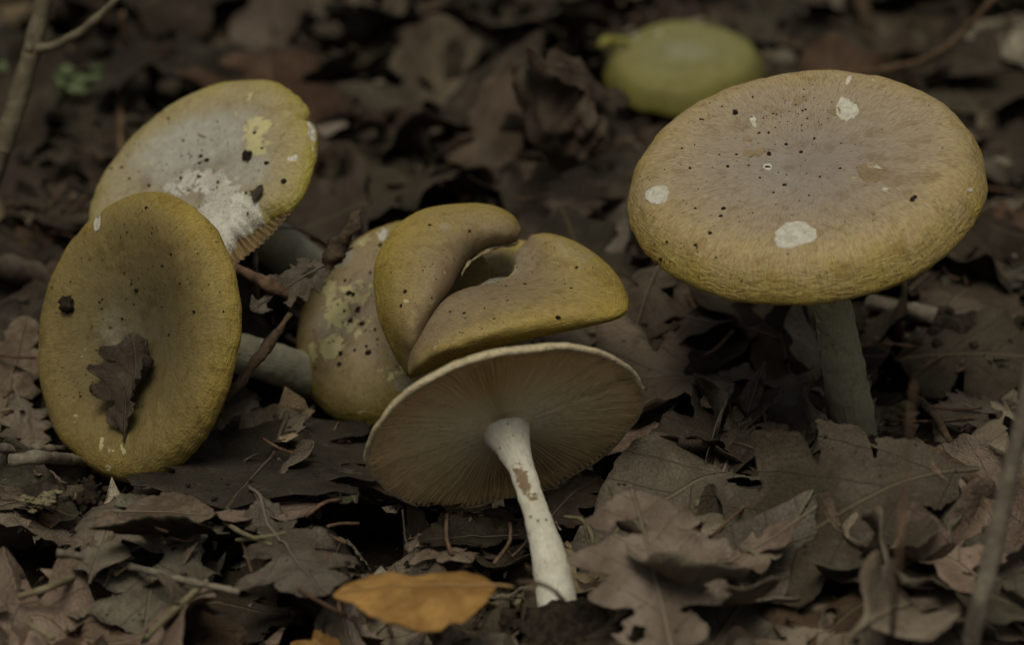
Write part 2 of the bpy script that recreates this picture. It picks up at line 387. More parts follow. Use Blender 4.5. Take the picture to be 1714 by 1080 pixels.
def make_leaf2d(kind, W, rg, holes=(), spacing=.034):
    P = leaf_outline(kind, W, rg)
    loops = [P]
    for (hx_, hy_, hr) in holes:
        th = np.linspace(0, 2 * np.pi, 16, endpoint=False); rr = hr * (1 + .28 * np.sin(th * 2 + rg.uniform(0, 6)) + rg.uniform(-.22, .22, 16))
        loops.append(np.stack([hx_ + rr * np.cos(th), hy_ + rr * np.sin(th)], -1))
    xs = np.arange(0, 1.001, spacing); ys = np.arange(-W * .75, W * .75, spacing * .87)
    G = np.array([(x + (k % 2) * spacing / 2, y) for k, y in enumerate(ys) for x in xs]) + rg.uniform(-.12, .12, (len(ys) * len(xs), 2)) * spacing
    G = G[inside(P, G)]
    d = np.min(np.linalg.norm(G[:, None] - P[None, ::2], axis=2), axis=1); G = G[d > spacing * .45]
    pts = [Vector(p) for L in loops for p in L] + [Vector(p) for p in G]; edges = []; k = 0
    for L in loops:
        edges += [(k + i, k + (i + 1) % len(L)) for i in range(len(L))]; k += len(L)
    v, e, f, *_ = delaunay_2d_cdt(pts, edges, [], 0, 1e-6)
    V = np.array([tuple(p) for p in v]); F = np.array([t for t in f if len(t) == 3])
    c = V[F].mean(1); ok = inside(P, c)
    for L in loops[1:]: ok &= ~inside(L, c)
    F = F[ok]; used = np.unique(F); mp = -np.ones(len(V), int); mp[used] = np.arange(len(used))
    return V[used], mp[F]
def deform(X, L, W, p, seed):
    """X: n x 2 leaf plane in unit length -> n x 3 metres"""
    x, y = X[:, 0], X[:, 1]; s = seed * 7.77
    q = np.stack([x * 3.2 + s, y * 3.2 - s, np.full_like(x, s)], -1)
    edge = np.clip(np.abs(y) / (.5 * W), 0, 1.2)
    z = p.get('wr', .03) * (fbm(q * 1.0, 2) * (.5 + .9 * edge) + .35 * vnoise(q * 3.1) * (.4 + edge))
    a = x * 6.2 - np.abs(y) * 6.6 + .35 * (y > 0)
    z += p.get('corr', .006) * np.cos(2 * np.pi * a) * np.clip(edge * 1.6, 0, 1)
    z += np.abs(y) * math.tan(p.get('fold', .15)) * (1 - .3 * x)
    z += p.get('rim', 0.0) * edge ** 3
    cy = p.get('cy', 0.0) * (1 + .5 * vnoise(q * .6 + 9))
    cy = np.where(np.abs(cy) < 1e-3, 1e-3, cy)
    y2 = np.sin(cy * y) / cy; z2 = (1 - np.cos(cy * y)) / cy; nz = np.cos(cy * y)
    y2 = y2 - z * np.sin(cy * y); z = z2 + z * nz
    tw = p.get('tw', 0.0) * (x - .5); y3 = y2 * np.cos(tw) - z * np.sin(tw); z3 = y2 * np.sin(tw) + z * np.cos(tw)
    cx = p.get('cx', 0.0); cx = cx if abs(cx) > 1e-3 else 1e-3; x0 = p.get('x0', .4)
    th = cx * (x - x0); x4 = x0 + np.sin(th) * (1 / cx - z3); z4 = 1 / cx - np.cos(th) * (1 / cx - z3)
    x4 = x4 + p.get('lat', 0) * 0
    y3 = y3 + p.get('bend', 0.0) * (x - .2) ** 2
    return np.stack([x4, y3, z4], -1) * L
def thicken(V, F, t):
    n = np.zeros_like(V); fn = np.cross(V[F[:, 1]] - V[F[:, 0]], V[F[:, 2]] - V[F[:, 0]])
    for k in range(3): np.add.at(n, F[:, k], fn)
    n /= np.linalg.norm(n, axis=1)[:, None] + 1e-12
    E = {}
    for f in F.tolist():
        for a, b in ((f[0], f[1]), (f[1], f[2]), (f[2], f[0])):
            if (b, a) in E: del E[(b, a)]
            else: E[(a, b)] = 1
    k = len(V); F2 = [tuple(f) for f in F.tolist()] + [(c + k, b + k, a + k) for a, b, c in F.tolist()] + [(b, a, a + k, b + k) for a, b in E]
    return np.concatenate([V, V - n * t]), F2
COLS = {'taupe': (.225, .185, .14), 'pinkish brown': (.225, .17, .13), 'grey brown': (.135, .117, .09), 'dark brown': (.052, .041, .030),
        'olive brown': (.068, .057, .041), 'red brown': (.085, .055, .036), 'orange': (.40, .235, .075), 'tan': (.28, .22, .14), 'brown': (.098, .077, .057),
        'pale grey': (.28, .245, .19), 'dark olive': (.042, .037, .028), 'grey green': (.115, .106, .078)}
COLS = {k: tuple(.88 * c for c in v) if k != 'orange' else v for k, v in COLS.items()}
leaf_count = [0]
def leaf_verts(kind, L, W, p, seed, holes=(), spacing=.034):
    rg = np.random.default_rng(1000 + seed)
    X, F = make_leaf2d(kind, W, rg, holes, spacing); V = deform(X, L, W, p, seed)
    return X, V, F
def leaf_object(name, X, V, F, col, label, cat='leaf', group=None, thick=.00022, parent_loc=None, jitter=.10):
    c = np.array(COLS[col]) * (1 + rng.uniform(-jitter, jitter)) * (1 + rng.uniform(-.04, .04, 3))
    W2, F2 = thicken(V, F, thick); loc = V.mean(0)
    o = mesh_obj(name, W2, F2, M_leaf, uv=np.concatenate([X, X]), loc=loc); o.color = (*c, 1)
    tag(o, label, cat, group); leaf_count[0] += 1
    return o
def add_midrib(o, Xc, Vc_fun, L, r=.0007, stalk=.12, col=None):
    x = np.linspace(-stalk, .93, 22); P = Vc_fun(np.stack([x, np.zeros_like(x)], -1))
    v, f = tube(P, [r * 1.3, r * 1.2, r, r * .6, r * .3], 6, 24, rough=r * .15)
    m = mesh_obj('midrib', v, f, M_vein, parent=o); m.color = o.color
    return m
def frame3(base, tip, roll):
    ex = tip - base; L = np.linalg.norm(ex); ex = ex / L; up = np.array([0, 0, 1.0])
    ey = np.cross(up, ex); ey /= np.linalg.norm(ey); ez = np.cross(ex, ey)
    c, s = math.cos(roll), math.sin(roll)
    return L, ex, c * ey + s * ez, -s * ey + c * ez
def hero_leaf(label, base, tip, W=.6, kind='oak_round', col='taupe', roll=0, holes=(), drape=True, name='oak_leaf', depth=None, dep=True, rib=True,
              spacing=.027, thick=.00025, seed=None, stalk=.10, group=None, **p):
    """base/tip: (px, py, height above the litter) or, with depth, (px, py, distance along the view axis)"""
    seed = seed if seed is not None else 500 + leaf_count[0]
    if depth: b, t = at_d(*base), at_d(*tip)
    else: b, t = on_ground(*base), on_ground(*tip)
    L, ex, ey, ez = frame3(b, t, R_(roll))
    X, V, F = leaf_verts(kind, L, W, p, seed, holes, spacing)
    A = np.stack([ex, ey, ez])
    place = lambda Q: b + Q @ A
    Vw = place(V)
    off = 0.0
    if drape:
        gap = Vw[:, 2] - Hat(Vw[:, 0], Vw[:, 1]); off = -np.percentile(gap, 12) if not depth else max(0, -np.percentile(gap, 5))
        off = float(np.clip(off, -.012, .012)); Vw[:, 2] += off
        Vw[:, 2] = np.maximum(Vw[:, 2], Hat(Vw[:, 0], Vw[:, 1]) + .0004)
    o = leaf_object(name, X, Vw, F, col, label, group=group, thick=thick)
    if rib:
        def fun(Xq):
            Q = place(deform(Xq, L, W, p, seed)); Q[:, 2] += off + .0003
            if drape: Q[:, 2] = np.maximum(Q[:, 2], Hat(Q[:, 0], Q[:, 1]) + .0007)
            return Q
        add_midrib(o, None, fun, L, r=.00040 * (L / .06), stalk=stalk)
    if dep: deposit(Vw, cap=.018)
    return o

# where the mushrooms stand (centre, cap axis, radius), so that loose leaves do not fall over them
dF = (at_z(1438, 720, .004) - CAM) @ AF; nF = view_normal(-.19, -.98, .63); cF = at_d(1345, 279, dF - .040); RF = 300 * (dF - .040) / FPX
baseE = at_z(938, 1028, .006); sE = view_normal(.30, .954, .53); nE = -sE; dE = (baseE - CAM) @ AF + .030; cE = at_d(846, 719, dE); RE = 241 * dE / FPX
gB = at_z(200, 806, .002); dB = (gB - CAM) @ AF; nB = view_normal(-.985, -.17, .745); cB = at_d(212, 561, dB); RB = 243 * dB / FPX
dA = dB + .038; nA = view_normal(-.62, -.78, .69); cA = at_d(325, 299, dA); RA = 225 * dA / FPX
dC = .752; nC = view_normal(-.62, -.55, .80); cC = at_d(648, 532, dC); RC = 186 * dC / FPX
dG = .955; nG = view_normal(-.05, -.99, .56); cG = at_d(1142, 98, dG); RG = 133 * dG / FPX
DISCS = [(cF, nF, RF), (cE, nE, RE), (cB, nB, RB), (cA, nA, RA), (cC, nC, RC), (cG, nG, RG * 1.1), (at_d(850, 490, .71), AW, .028)]
DISCS += [(at_d(x, y, .64), AW, .006) for x, y in ((935, 1010), (925, 960), (912, 910), (900, 860))] + [(at_d(x, y, .72), AW, .007) for x, y in ((1430, 690), (1418, 650), (1410, 610), (1400, 560))]
DISCS += [(at_d(x, y, .75), AW, .008) for x, y in ((480, 420), (450, 592), (490, 600))]
def blocks(V):
    """share of a leaf that would hide a mushroom, or pass through it, as seen from the front"""
    D = V - CAM; b = np.zeros(len(V), bool)
    for c, n, r in DISCS:
        t = ((c - CAM) @ n) / (D @ n); q = CAM + D * t[:, None] - c
        b |= (np.linalg.norm(q, axis=1) < r * 1.0) & (t > .985) & (t < 1.3)
    return b.mean()
# places that random leaves are described by
SPOTS = [('beside the broad mushroom', at_z(1430, 712, 0)), ('beside the white stem', at_z(935, 1000, 0)),
         ('behind the folded cap', at_z(860, 430, 0)), ('near the patchy yellow cap', at_z(600, 700, 0)), ('near the dished cap', at_z(215, 800, 0)),
         ('behind the torn pale cap', at_z(330, 330, 0)), ('near the yellow green cap', at_z(1140, 190, 0)),
         ('around the forked twig', at_z(20, 300, 0)), ('around the thin curved twig', at_z(1620, 200, 0)), ('around the orange leaf', at_z(650, 1010, 0))]
KN = {'oak_round': 'lobed oak leaf', 'oak_point': 'toothed oak leaf', 'ovate': 'oval leaf'}
def random_leaf(x, y, L, kind, col, yaw, p, seed, holes, stuff=None):
    W = {'oak_round': random.uniform(.55, .75), 'oak_point': random.uniform(.5, .7), 'ovate': random.uniform(.38, .55)}[kind]
    X, V, F = leaf_verts(kind, L, W, p, seed, holes, .045)
    V = V - np.array([L * .5, 0, 0])
    rx, ry = rng.normal(0, .22, 2)
    Rm = np.array((Matrix.Rotation(yaw, 3, 'Z') @ Matrix.Rotation(rx, 3, 'X') @ Matrix.Rotation(ry, 3, 'Y')))
    V = V @ Rm.T + np.array([x, y, 0])
    gap = V[:, 2] - Hat(V[:, 0], V[:, 1]); V[:, 2] -= np.percentile(gap, 15)
    V[:, 2] = np.maximum(V[:, 2], Hat(V[:, 0], V[:, 1]) + .0004)
    if blocks(V) > .03: return False
    deposit(V, cap=.008, gain=.55)
    if stuff is not None: stuff.append((X, V, F, col)); return True
    k = min(SPOTS, key=lambda s: np.hypot(s[1][0] - x, s[1][1] - y))[0]
    state = 'curled' if abs(p.get('cy', 0)) > 1.6 else ('holed' if holes else 'flat')
    lab = f'{state} {col} {KN[kind]} {k}'
    leaf_object('oak_leaf' if kind != 'ovate' else 'oval_leaf', X, V, F, col, lab, group=lab.replace('leaf', 'leaves', 1), jitter=.22)
    return True
def rand_params():
    return dict(wr=random.uniform(.045, .13), corr=random.uniform(.002, .012), fold=random.uniform(-.25, .35), cy=random.choice([-1, 1, 1]) * random.uniform(.3, 3.6),
                cx=random.uniform(-1.3, 1.6), tw=random.uniform(-.9, .9), bend=random.uniform(-.12, .12))
def rand_holes():
    return [(random.uniform(.25, .85), random.uniform(-.25, .25), random.uniform(.02, .09)) for _ in range(random.choice([0, 0, 1, 2, 3]))]
back_shade_mix = ['grey brown'] * 2 + ['dark brown'] * 9 + ['olive brown'] * 5 + ['red brown'] * 2 + ['brown'] * 3 + ['dark olive'] * 8  # darker leaf colours from the middle back, shade put into the leaf colour
colw = ['taupe'] * 4 + ['pinkish brown'] * 4 + ['grey brown'] * 6 + ['dark brown'] * 7 + ['olive brown'] * 4 + ['red brown'] * 3 + ['brown'] * 5 + ['tan'] * 1 + ['dark olive'] * 3
# far and side litter as one mass, then the countable leaves in view
LIT = []
def stuff_scatter(n, xr, yr, ok):
    k = 0
    while k < n:
        x, y = random.uniform(*xr), random.uniform(*yr)
        if not ok(x, y): continue
        k += 1
        random_leaf(x, y, random.uniform(.04, .085), random.choice(['oak_round', 'oak_round', 'oak_point', 'ovate']), random.choice(back_shade_mix if y > -.06 else colw), random.uniform(0, 6.28), rand_params(), 4000 + random.randrange(60), [], LIT)
def in_view(x, y, m=0.0):
    hw = (y + .725) * .185 + .015 + m
    return abs(x) < hw and -.19 - m < y < .40 + m
stuff_scatter(260, (-.24, .24), (-.19, .38), lambda x, y: in_view(x, y, 0.0))
stuff_scatter(240, (-.42, .42), (-.34, .62), lambda x, y: not in_view(x, y, 0.0))
placed = tries = 0
while placed < 236 and tries < 900:
    tries += 1
    y = -.19 + .60 * random.random() ** 1.15; x = random.uniform(-.25, .25)
    if not in_view(x, y): continue
    placed += bool(random_leaf(x, y, random.uniform(.042, .085), random.choice(['oak_round'] * 5 + ['oak_point'] + ['ovate'] * 2),
                               random.choice(back_shade_mix if y > -.06 else colw), random.uniform(0, 6.28), rand_params(), tries, rand_holes()))

def joined_leaves(name, items, label, cat):
    V, F, U, T, k = [], [], [], [], 0
    for X, v, f, col in items:
        c = np.array(COLS[col]) * (1 + rng.uniform(-.25, .25)); V.append(v); U.append(X); T.append(np.tile(c, (len(v), 1))); F += (f + k).tolist(); k += len(v)
    o = mesh_obj(name, np.concatenate(V), F, M_litter, uv=np.concatenate(U), attrs={'tint': np.concatenate(T)})
    tag(o, label, cat, kind='stuff'); return o
joined_leaves('leaf_litter', LIT, 'mass of fallen brown leaves covering the forest floor all around', 'leaf litter')

# torn bits and crumbs of leaf, uncountable
def crumbs(n, smin, smax, ok, lift, seed):
    rg = np.random.default_rng(seed); items = []
    cols = ['taupe', 'pinkish brown', 'grey brown', 'dark brown', 'brown', 'brown', 'red brown', 'tan', 'olive brown', 'dark brown', 'dark olive', 'pale grey']
    while len(items) < n:
        y = rg.uniform(-.24, .42); x = rg.uniform(-.30, .30)
        if not ok(x, y): continue
        s = smin * (smax / smin) ** rg.random(); m = rg.integers(5, 9)
        th = np.sort(rg.uniform(0, 2 * np.pi, m)); r = s * rg.uniform(.35, 1, m); el = rg.uniform(.35, 1)
        P = np.stack([r * np.cos(th), el * r * np.sin(th)], -1); P2 = np.concatenate([[[0, 0]], P * .55, P])
        z = rg.uniform(-.6, .6) * P2[:, 0] ** 2 / s + rg.uniform(-.6, .6) * P2[:, 1] ** 2 / s + rg.normal(0, .07 * s, len(P2))
        V = np.column_stack([P2, z]); F = [(0, 1 + i, 1 + (i + 1) % m) for i in range(m)]
        for i in range(m):
            a, b = 1 + i, 1 + (i + 1) % m; F += [(a, a + m, b + m), (a, b + m, b)]
        Rm = np.array(Matrix.Rotation(rg.uniform(0, 6.28), 3, 'Z') @ Matrix.Rotation(rg.normal(0, .45), 3, 'X') @ Matrix.Rotation(rg.normal(0, .45), 3, 'Y'))
        V = V @ Rm.T; V += np.array([x, y, 0]); V[:, 2] += Hat(np.array([x]), np.array([y]))[0] + rg.uniform(0, lift)
        items.append((P2 / max(s, 1e-6) * .12 + rg.uniform(0, 1, 2), V, np.array(F), cols[rg.integers(len(cols))]))
    return items
joined_leaves('leaf_fragments', crumbs(3400, .0016, .0085, lambda x, y: in_view(x, y, .03), .002, 3), 'scattered torn leaf fragments and crumbs over the litter', 'leaf fragments')

# ------------------------------------------------------------------ mushrooms
def px_theta(px, py, c, n, e1, e2):
    r = ray(px, py); t = ((c - CAM) @ n) / (r @ n); q = CAM + r * t - c
    return math.atan2(q @ e2, q @ e1)
def blob_fields(V, blobs):
    out = {k: np.zeros(len(V)) for k in ('white', 'yel', 'brown', 'grey')}
    if blobs:
        Q = to_px(V)
        for ch, x, y, rx, ry, rot, s in blobs:
            a = R_(rot); dx, dy = Q[:, 0] - x, Q[:, 1] - y
            u = (dx * math.cos(a) + dy * math.sin(a)) / rx; v = (-dx * math.sin(a) + dy * math.cos(a)) / ry
            out[ch] = np.maximum(out[ch], s * sstep(1.5, .4, np.hypot(u, v)))
    return out
def axes(n):
    e1 = np.cross(n, AW); e1 /= np.linalg.norm(e1); return e1, np.cross(n, e1)
def build_cap(root, c, n, R, prof, mat, under, gdepth=.09, ngill=110, wav=.02, seed=0, notches=(), blobs=(), nth=260, npr=110, wz=.02, gill_notch=.35, rim_wr=1.0, gill_r0=.13, gmat=None):
    e1, e2 = axes(n); th = np.linspace(0, 2 * np.pi, nth, endpoint=False)
    circ = lambda t, f, s: vnoise(np.stack([np.cos(t) * f + s, np.sin(t) * f - s, np.full_like(t, s * 1.3)], -1))
    def rs(t, k=1.0):
        s = 1 + wav * circ(t, 1.3, seed + .5) + wav * .45 * circ(t, 4, seed + 2.5) + .006 * circ(t, 22, seed)
        for (x, y, wdt, dep) in notches:
            t0 = px_theta(x, y, c, n, e1, e2); d = (t - t0 + np.pi) % (2 * np.pi) - np.pi
            s = s - k * dep * np.exp(-(d / wdt) ** 2) * (1 + .25 * circ(t, 30, seed + 7))
        return s
    P = resample([(a, b) for a, b in prof], npr)
    arc = np.concatenate([[0], np.cumsum(np.linalg.norm(np.diff(P, axis=0), axis=1))]); irim = int(np.argmax(P[:, 0])); rho_n = arc / arc[irim]
    S = rs(th)
    rr = P[None, :, 0] * (1 + (S[:, None] - 1) * P[None, :, 0] ** 2)
    zz = P[None, :, 1] + wz * circ(th, 1.1, seed + 11)[:, None] * P[None, :, 0] ** 2 + .35 * wz * circ(th, 5, seed + 19)[:, None] * P[None, :, 0] ** 6
    V = c + R * (e1 * (np.cos(th)[:, None] * rr)[..., None] + e2 * (np.sin(th)[:, None] * rr)[..., None] + n * zz[..., None])
    wrk = sstep(.70, 1.0, rho_n) * rim_wr
    V = V + n * (R * (.006 * fbm(V * 150 + seed, 3)))[..., None]
    cc, ss = np.cos(th)[:, None] + 0 * rho_n, np.sin(th)[:, None] + 0 * rho_n
    capc = np.stack([cc, ss, np.broadcast_to(rho_n, cc.shape)], -1).reshape(-1, 3)
    Vf = V.reshape(-1, 3); at = blob_fields(Vf, blobs); at['capc'] = capc; at['wrinkle'] = np.broadcast_to(wrk, cc.shape).ravel()
    F = grid_faces(nth, npr, True)
    # white torn skin lies a little lower than the skin around it
    cap = mesh_obj('cap', Vf - n * (at['white'] * .0004)[:, None], F, mat, root, attrs=at)
    # gills: corrugated underside plus wedge-shaped blades
    U = resample(under, 26); Sg = None
    parts, cvs, eds = [], [], []
    ngt = ngill * 6; tg = np.linspace(0, 2 * np.pi, ngt, endpoint=False); Sg = rs(tg, gill_notch)
    ur = U[None, :, 0] * (1 + (Sg[:, None] - 1) * U[None, :, 0] ** 2)
    uz = U[None, :, 1] + wz * circ(tg, 1.1, seed + 11)[:, None] * U[None, :, 0] ** 2 + .008 * np.cos(tg * ngill)[:, None]
    GV = c + R * (e1 * (np.cos(tg)[:, None] * ur)[..., None] + e2 * (np.sin(tg)[:, None] * ur)[..., None] + n * uz[..., None])
    parts.append((GV.reshape(-1, 3), grid_faces(ngt, 26, True)))
    cvs.append(np.stack([np.cos(tg)[:, None] + 0 * ur, np.sin(tg)[:, None] + 0 * ur, ur], -1).reshape(-1, 3)); eds.append(np.zeros(ngt * 26))
    rg = np.random.default_rng(seed + 77)
    ns = 16
    for i in range(ngill * 2):
        t0 = (i + rg.uniform(-.22, .22)) * np.pi / ngill
        r0 = gill_r0 if i % 2 == 0 else rg.choice([.38, .55, .7])
        q = np.linspace(0, 1, ns); rho = r0 + (.965 - r0) * q
        zt = np.interp(rho, U[::-1, 0], U[::-1, 1]); zt = zt + wz * circ(np.full(ns, t0), 1.1, seed + 11) * rho ** 2
        dep = gdepth * np.clip(np.sin(np.pi * np.clip(q * .93 + .07, 0, 1)) ** .45, .05, 1) * rg.uniform(.8, 1.05) * (1 if i % 2 == 0 else .75) * (.6 + .6 * rho)
        tt = t0 + .016 * np.array([vnoise(np.array([rh * 6, t0 * 2.2, seed])) for rh in rho]) + .010 * np.sin(rho * 7 + t0 * 3)
        half = .0062 / np.clip(rho, .2, 1) * .75
        sc_ = float(rs(np.array([t0]), gill_notch)[0]); rh2 = rho * (1 + (sc_ - 1) * rho ** 2)
        def pt(t, z): return c + R * (e1 * (np.cos(t) * rh2)[:, None] + e2 * (np.sin(t) * rh2)[:, None] + n * z[:, None])
        lean = rg.normal(0, .006)
        A, B_, C_ = pt(tt - half, zt + .012), pt(tt + lean, zt - dep), pt(tt + half, zt + .012)
        v = np.stack([A, B_ , C_], 1).reshape(-1, 3); f = []
        for k in range(ns - 1):
            a = 3 * k; f += [(a, a + 3, a + 4, a + 1), (a + 1, a + 4, a + 5, a + 2)]
        parts.append((v, f)); cvs.append(np.repeat(np.stack([np.cos(tt), np.sin(tt), rho], -1), 3, axis=0)); eds.append(np.tile([0, 1, 0], ns))
    gv, gf = merge(parts)
    go = mesh_obj('gills', gv, gf, gmat or M_gilld, root, attrs={'capc': np.concatenate(cvs), 'edge': np.concatenate(eds)}); go['kind'] = 'stuff'
    return cap, BVHTree.FromPolygons([Vector(v) for v in Vf], F), (e1, e2)
def build_stem(root, pts, rad, mat, n=70, nseg=30, rough=.00025, seed=0, blobs=(), name='stem'):
    v, f = tube(pts, rad, nseg, n, rough=rough, seed=seed, freq=420)
    th = np.linspace(0, 2 * np.pi, nseg, endpoint=False)
    L = np.linalg.norm(np.diff(np.asarray(pts), axis=0), axis=1).sum()
    s = np.stack([np.tile(np.cos(th), n), np.tile(np.sin(th), n), np.repeat(np.linspace(0, 1, n), nseg) * L / .02], -1)
    return mesh_obj(name, v, f, mat, root, attrs={'stemc': s, 'brown': blob_fields(v, blobs)['brown']})
def hit(bvh, px, py):
    r = Vector(ray(px, py)).normalized(); h = bvh.ray_cast(Vector(CAM), r)
    return (np.array(h[0]), np.array(h[1])) if h[0] is not None else (None, None)
def decal(root, bvh, px, py, rx, ry, rot, mat, name='scar', seed=0, h=.00016, rag=.16, label=None):
    rg = np.random.default_rng(seed + 300); m, rings = 26, 6; th = np.linspace(0, 2 * np.pi, m, endpoint=False)
    rr = 1 + rag * (np.sin(2 * th + rg.uniform(0, 6)) * .5 + np.sin(3 * th + rg.uniform(0, 6)) * .4) + rag * rg.uniform(-.5, .5, m)
    a = R_(rot); V = []
    def pt(u, v, hh):
        x = px + u * rx * math.cos(a) - v * ry * math.sin(a); y = py + u * rx * math.sin(a) + v * ry * math.cos(a)
        P, nn = hit(bvh, x, y)
        if P is None: return None
        if nn @ AW < 0: nn = -nn
        return P + nn * hh
    c0 = pt(0, 0, h * .7)
    if c0 is None: return
    V.append(c0); 
    for k in range(1, rings + 1):
        t = [.3, .55, .78, .93, 1.0, 1.03][k - 1]; hh = [h * .6, h * .75, h * .6, h * 1.1, h * .9, -h * .8][k - 1]
        for i in range(m):
            q = pt(t * rr[i] * math.cos(th[i]), t * rr[i] * math.sin(th[i]), hh * (1 + .3 * rg.uniform(-1, 1)))
            V.append(q if q is not None else V[-1])
    F = [(0, 1 + i, 1 + (i + 1) % m) for i in range(m)]
    for k in range(rings - 1):
        for i in range(m):
            p, q = 1 + k * m + i, 1 + k * m + (i + 1) % m; F.append((p, p + m, q + m, q))
    o = mesh_obj(name, np.array(V), F, mat, root)
    if label: o['label'] = label
    return o
def specks(root, bvh, pts, mat=M_crumb, name='dirt_specks', seed=0):
    parts = []; rg = np.random.default_rng(seed)
    for (x, y, r) in pts:
        P, nn = hit(bvh, x, y)
        if P is None: continue
        if nn @ AW < 0: nn = -nn
        rm = r * .69 / FPX
        parts.append(lump(P + nn * rm * .3, rm, (rg.uniform(.7, 1.5), rg.uniform(.6, 1.1), rg.uniform(.6, 1.1)), .3, rg.uniform(0, 50), 7, 5, 1.3))
    if parts:
        v, f = merge(parts); o = mesh_obj(name, v, f, mat, root); o['kind'] = 'stuff'
def rand_specks(n, cx, cy, rx, ry, rmin, rmax, seed):
    rg = np.random.default_rng(seed); out = []
    for _ in range(n):
        a = rg.uniform(0, 6.28); q = math.sqrt(rg.random()) if rg.random() < .6 else rg.random()
        out.append((cx + rx * q * math.cos(a), cy + ry * q * math.sin(a), rmin * (rmax / rmin) ** (rg.random() ** 2.2)))
    return out
def crumb_thing(bvh, px, py, r, label, seed, sq=(1, 1, 1)):
    P, nn = hit(bvh, px, py)
    if P is None: return
    if nn @ AW < 0: nn = -nn
    rm = r * .69 / FPX; ps = [lump(P + nn * rm * .45, rm, sq, .5, seed, 18, 12, 2.2)]
    rg = np.random.default_rng(seed)
    for _ in range(9): ps.append(lump(P + nn * rm * .5 + rg.normal(0, rm * .5, 3), rm * rg.uniform(.25, .5), (1, 1, 1), .4, rg.uniform(0, 50), 9, 6, 2))
    v, f = merge(ps); tag(mesh_obj('soil_crumb', v, f, M_crumb, loc=P), label, 'soil')

UNDER = [(.965, -.15), (.8, -.10), (.5, -.04), (.25, -.03), (.1, -.05)]
# --- F: broad upright mushroom
baseF = at_z(1438, 720, .004)
rootF = tag(empty('mushroom', baseF), 'broad upright tan mushroom with white scars scattered on its flat cap', 'mushroom', 'wild mushrooms')
topF = at_d(1342, 330, dF - .041)
PF = [(0, .015), (.25, .025), (.5, .05), (.7, .07), (.83, .06), (.92, .01), (.975, -.065), (1.0, -.14), (.99, -.185), (.955, -.19)]
bl = [('brown', 1480, 290, 26, 13, 5, .5), ('brown', 1530, 300, 60, 14, -8, .45), ('brown', 1260, 190, 90, 22, -25, .25), ('brown', 1450, 190, 60, 14, 20, .3), ('brown', 1380, 330, 90, 40, 0, .12),
      ('brown', 1330, 420, 60, 12, 0, .35), ('grey', 1300, 290, 120, 60, -10, .28), ('brown', 1150, 250, 50, 60, 30, .2), ('brown', 1500, 330, 40, 10, -35, .35), ('brown', 1390, 450, 60, 6, -8, .4)]
capF, bvF, _ = build_cap(rootF, cF, nF, RF, PF, M_capF, [(.965, -.19), (.8, -.12), (.5, -.05), (.25, -.04), (.1, -.06)], ngill=120, wav=.016, seed=3, blobs=bl, nth=380, npr=130, wz=.02)
stemF = build_stem(rootF, [baseF + np.array([0, 0, -.008]), baseF * .5 + topF * .5 + np.array([.0008, 0, 0]), topF], [.0062, .0060, .0055, .0049, .0046, .0045, .0052], M_stemF, seed=4, rough=.00028, n=110)
# shaggy skin flakes on the lower stem
rg = np.random.default_rng(8); fl = []
for _ in range(90):
    t = rg.random() ** 1.4 * .62; a = rg.uniform(0, 6.28); P = baseF * (1 - t) + topF * t; r = .0060 - .0016 * t
    D = np.array([math.cos(a), math.sin(a), 0]); T = np.array([-math.sin(a), math.cos(a), 0]); s = rg.uniform(.0006, .0013)
    q = P + D * r * .97; fl.append((np.array([q - T * s, q + T * s, q + D * rg.uniform(.0003, .0008) + np.array([0, 0, s * rg.uniform(.8, 1.8)]), q - np.array([0, 0, s * .8])]), [(0, 1, 2), (0, 3, 1)]))
v, f = merge(fl); th = np.zeros((len(v), 3)); th[:] = v * 60
o = mesh_obj('skin_flakes', v, f, M_stemF, stemF, attrs={'stemc': th, 'brown': np.zeros(len(v))}); o['kind'] = 'stuff'
decal(capF, bvF, 1330, 393, 33, 23, -4, M_scar, seed=1); decal(capF, bvF, 1100, 326, 22, 14, -14, M_scar, seed=2)
decal(capF, bvF, 1417, 183, 17, 20, 20, M_scar, seed=3, rag=.24); decal(capF, bvF, 1399, 187, 9, 7, 0, M_scarb, seed=4)
decal(capF, bvF, 1457, 288, 24, 15, 8, M_scarb, seed=5, rag=.2); decal(capF, bvF, 1463, 278, 13, 4, 8, M_scar, seed=6, rag=.3)
decal(capF, bvF, 1420, 134, 3.5, 8, 25, M_scar, seed=7); decal(capF, bvF, 1261, 203, 5, 8, -20, M_scar, seed=8, rag=.35)
decal(capF, bvF, 1334, 168, 6, 10, 10, M_scarb, seed=9, rag=.4); decal(capF, bvF, 1252, 233, 8, 4, 10, M_scarb, seed=10)
decal(capF, bvF, 1254, 257, 10, 6, 0, M_scarb, seed=11); decal(capF, bvF, 1270, 255, 8, 6, 0, M_scarb, seed=12); decal(capF, bvF, 1482, 317, 5, 2.5, 0, M_scar, seed=13)
decal(capF, bvF, 1285, 279, 8, 5, 0, M_scar, seed=14); decal(capF, bvF, 1624, 318, 4, 3, 0, M_scar, seed=15)
specks(rootF, bvF, rand_specks(110, 1260, 260, 190, 140, .8, 2.6, 1) + rand_specks(40, 1330, 190, 60, 30, .8, 2, 2) + rand_specks(25, 1130, 430, 70, 30, .8, 3, 9) +
       [(1231, 189, 6.5), (1287, 258, 4.5), (1285, 280, 3.5), (1211, 350, 3.8), (1189, 391, 3.6), (1155, 282, 3), (1165, 410, 3), (1100, 440, 4), (1107, 434, 3), (1313, 310, 3), (1341, 255, 3), (1363, 232, 2.4), (1316, 242, 2.4), (1207, 362, 2.6), (1343, 185, 2.5), (1527, 335, 5), (1531, 331, 4), (1218, 279, 2.5)])
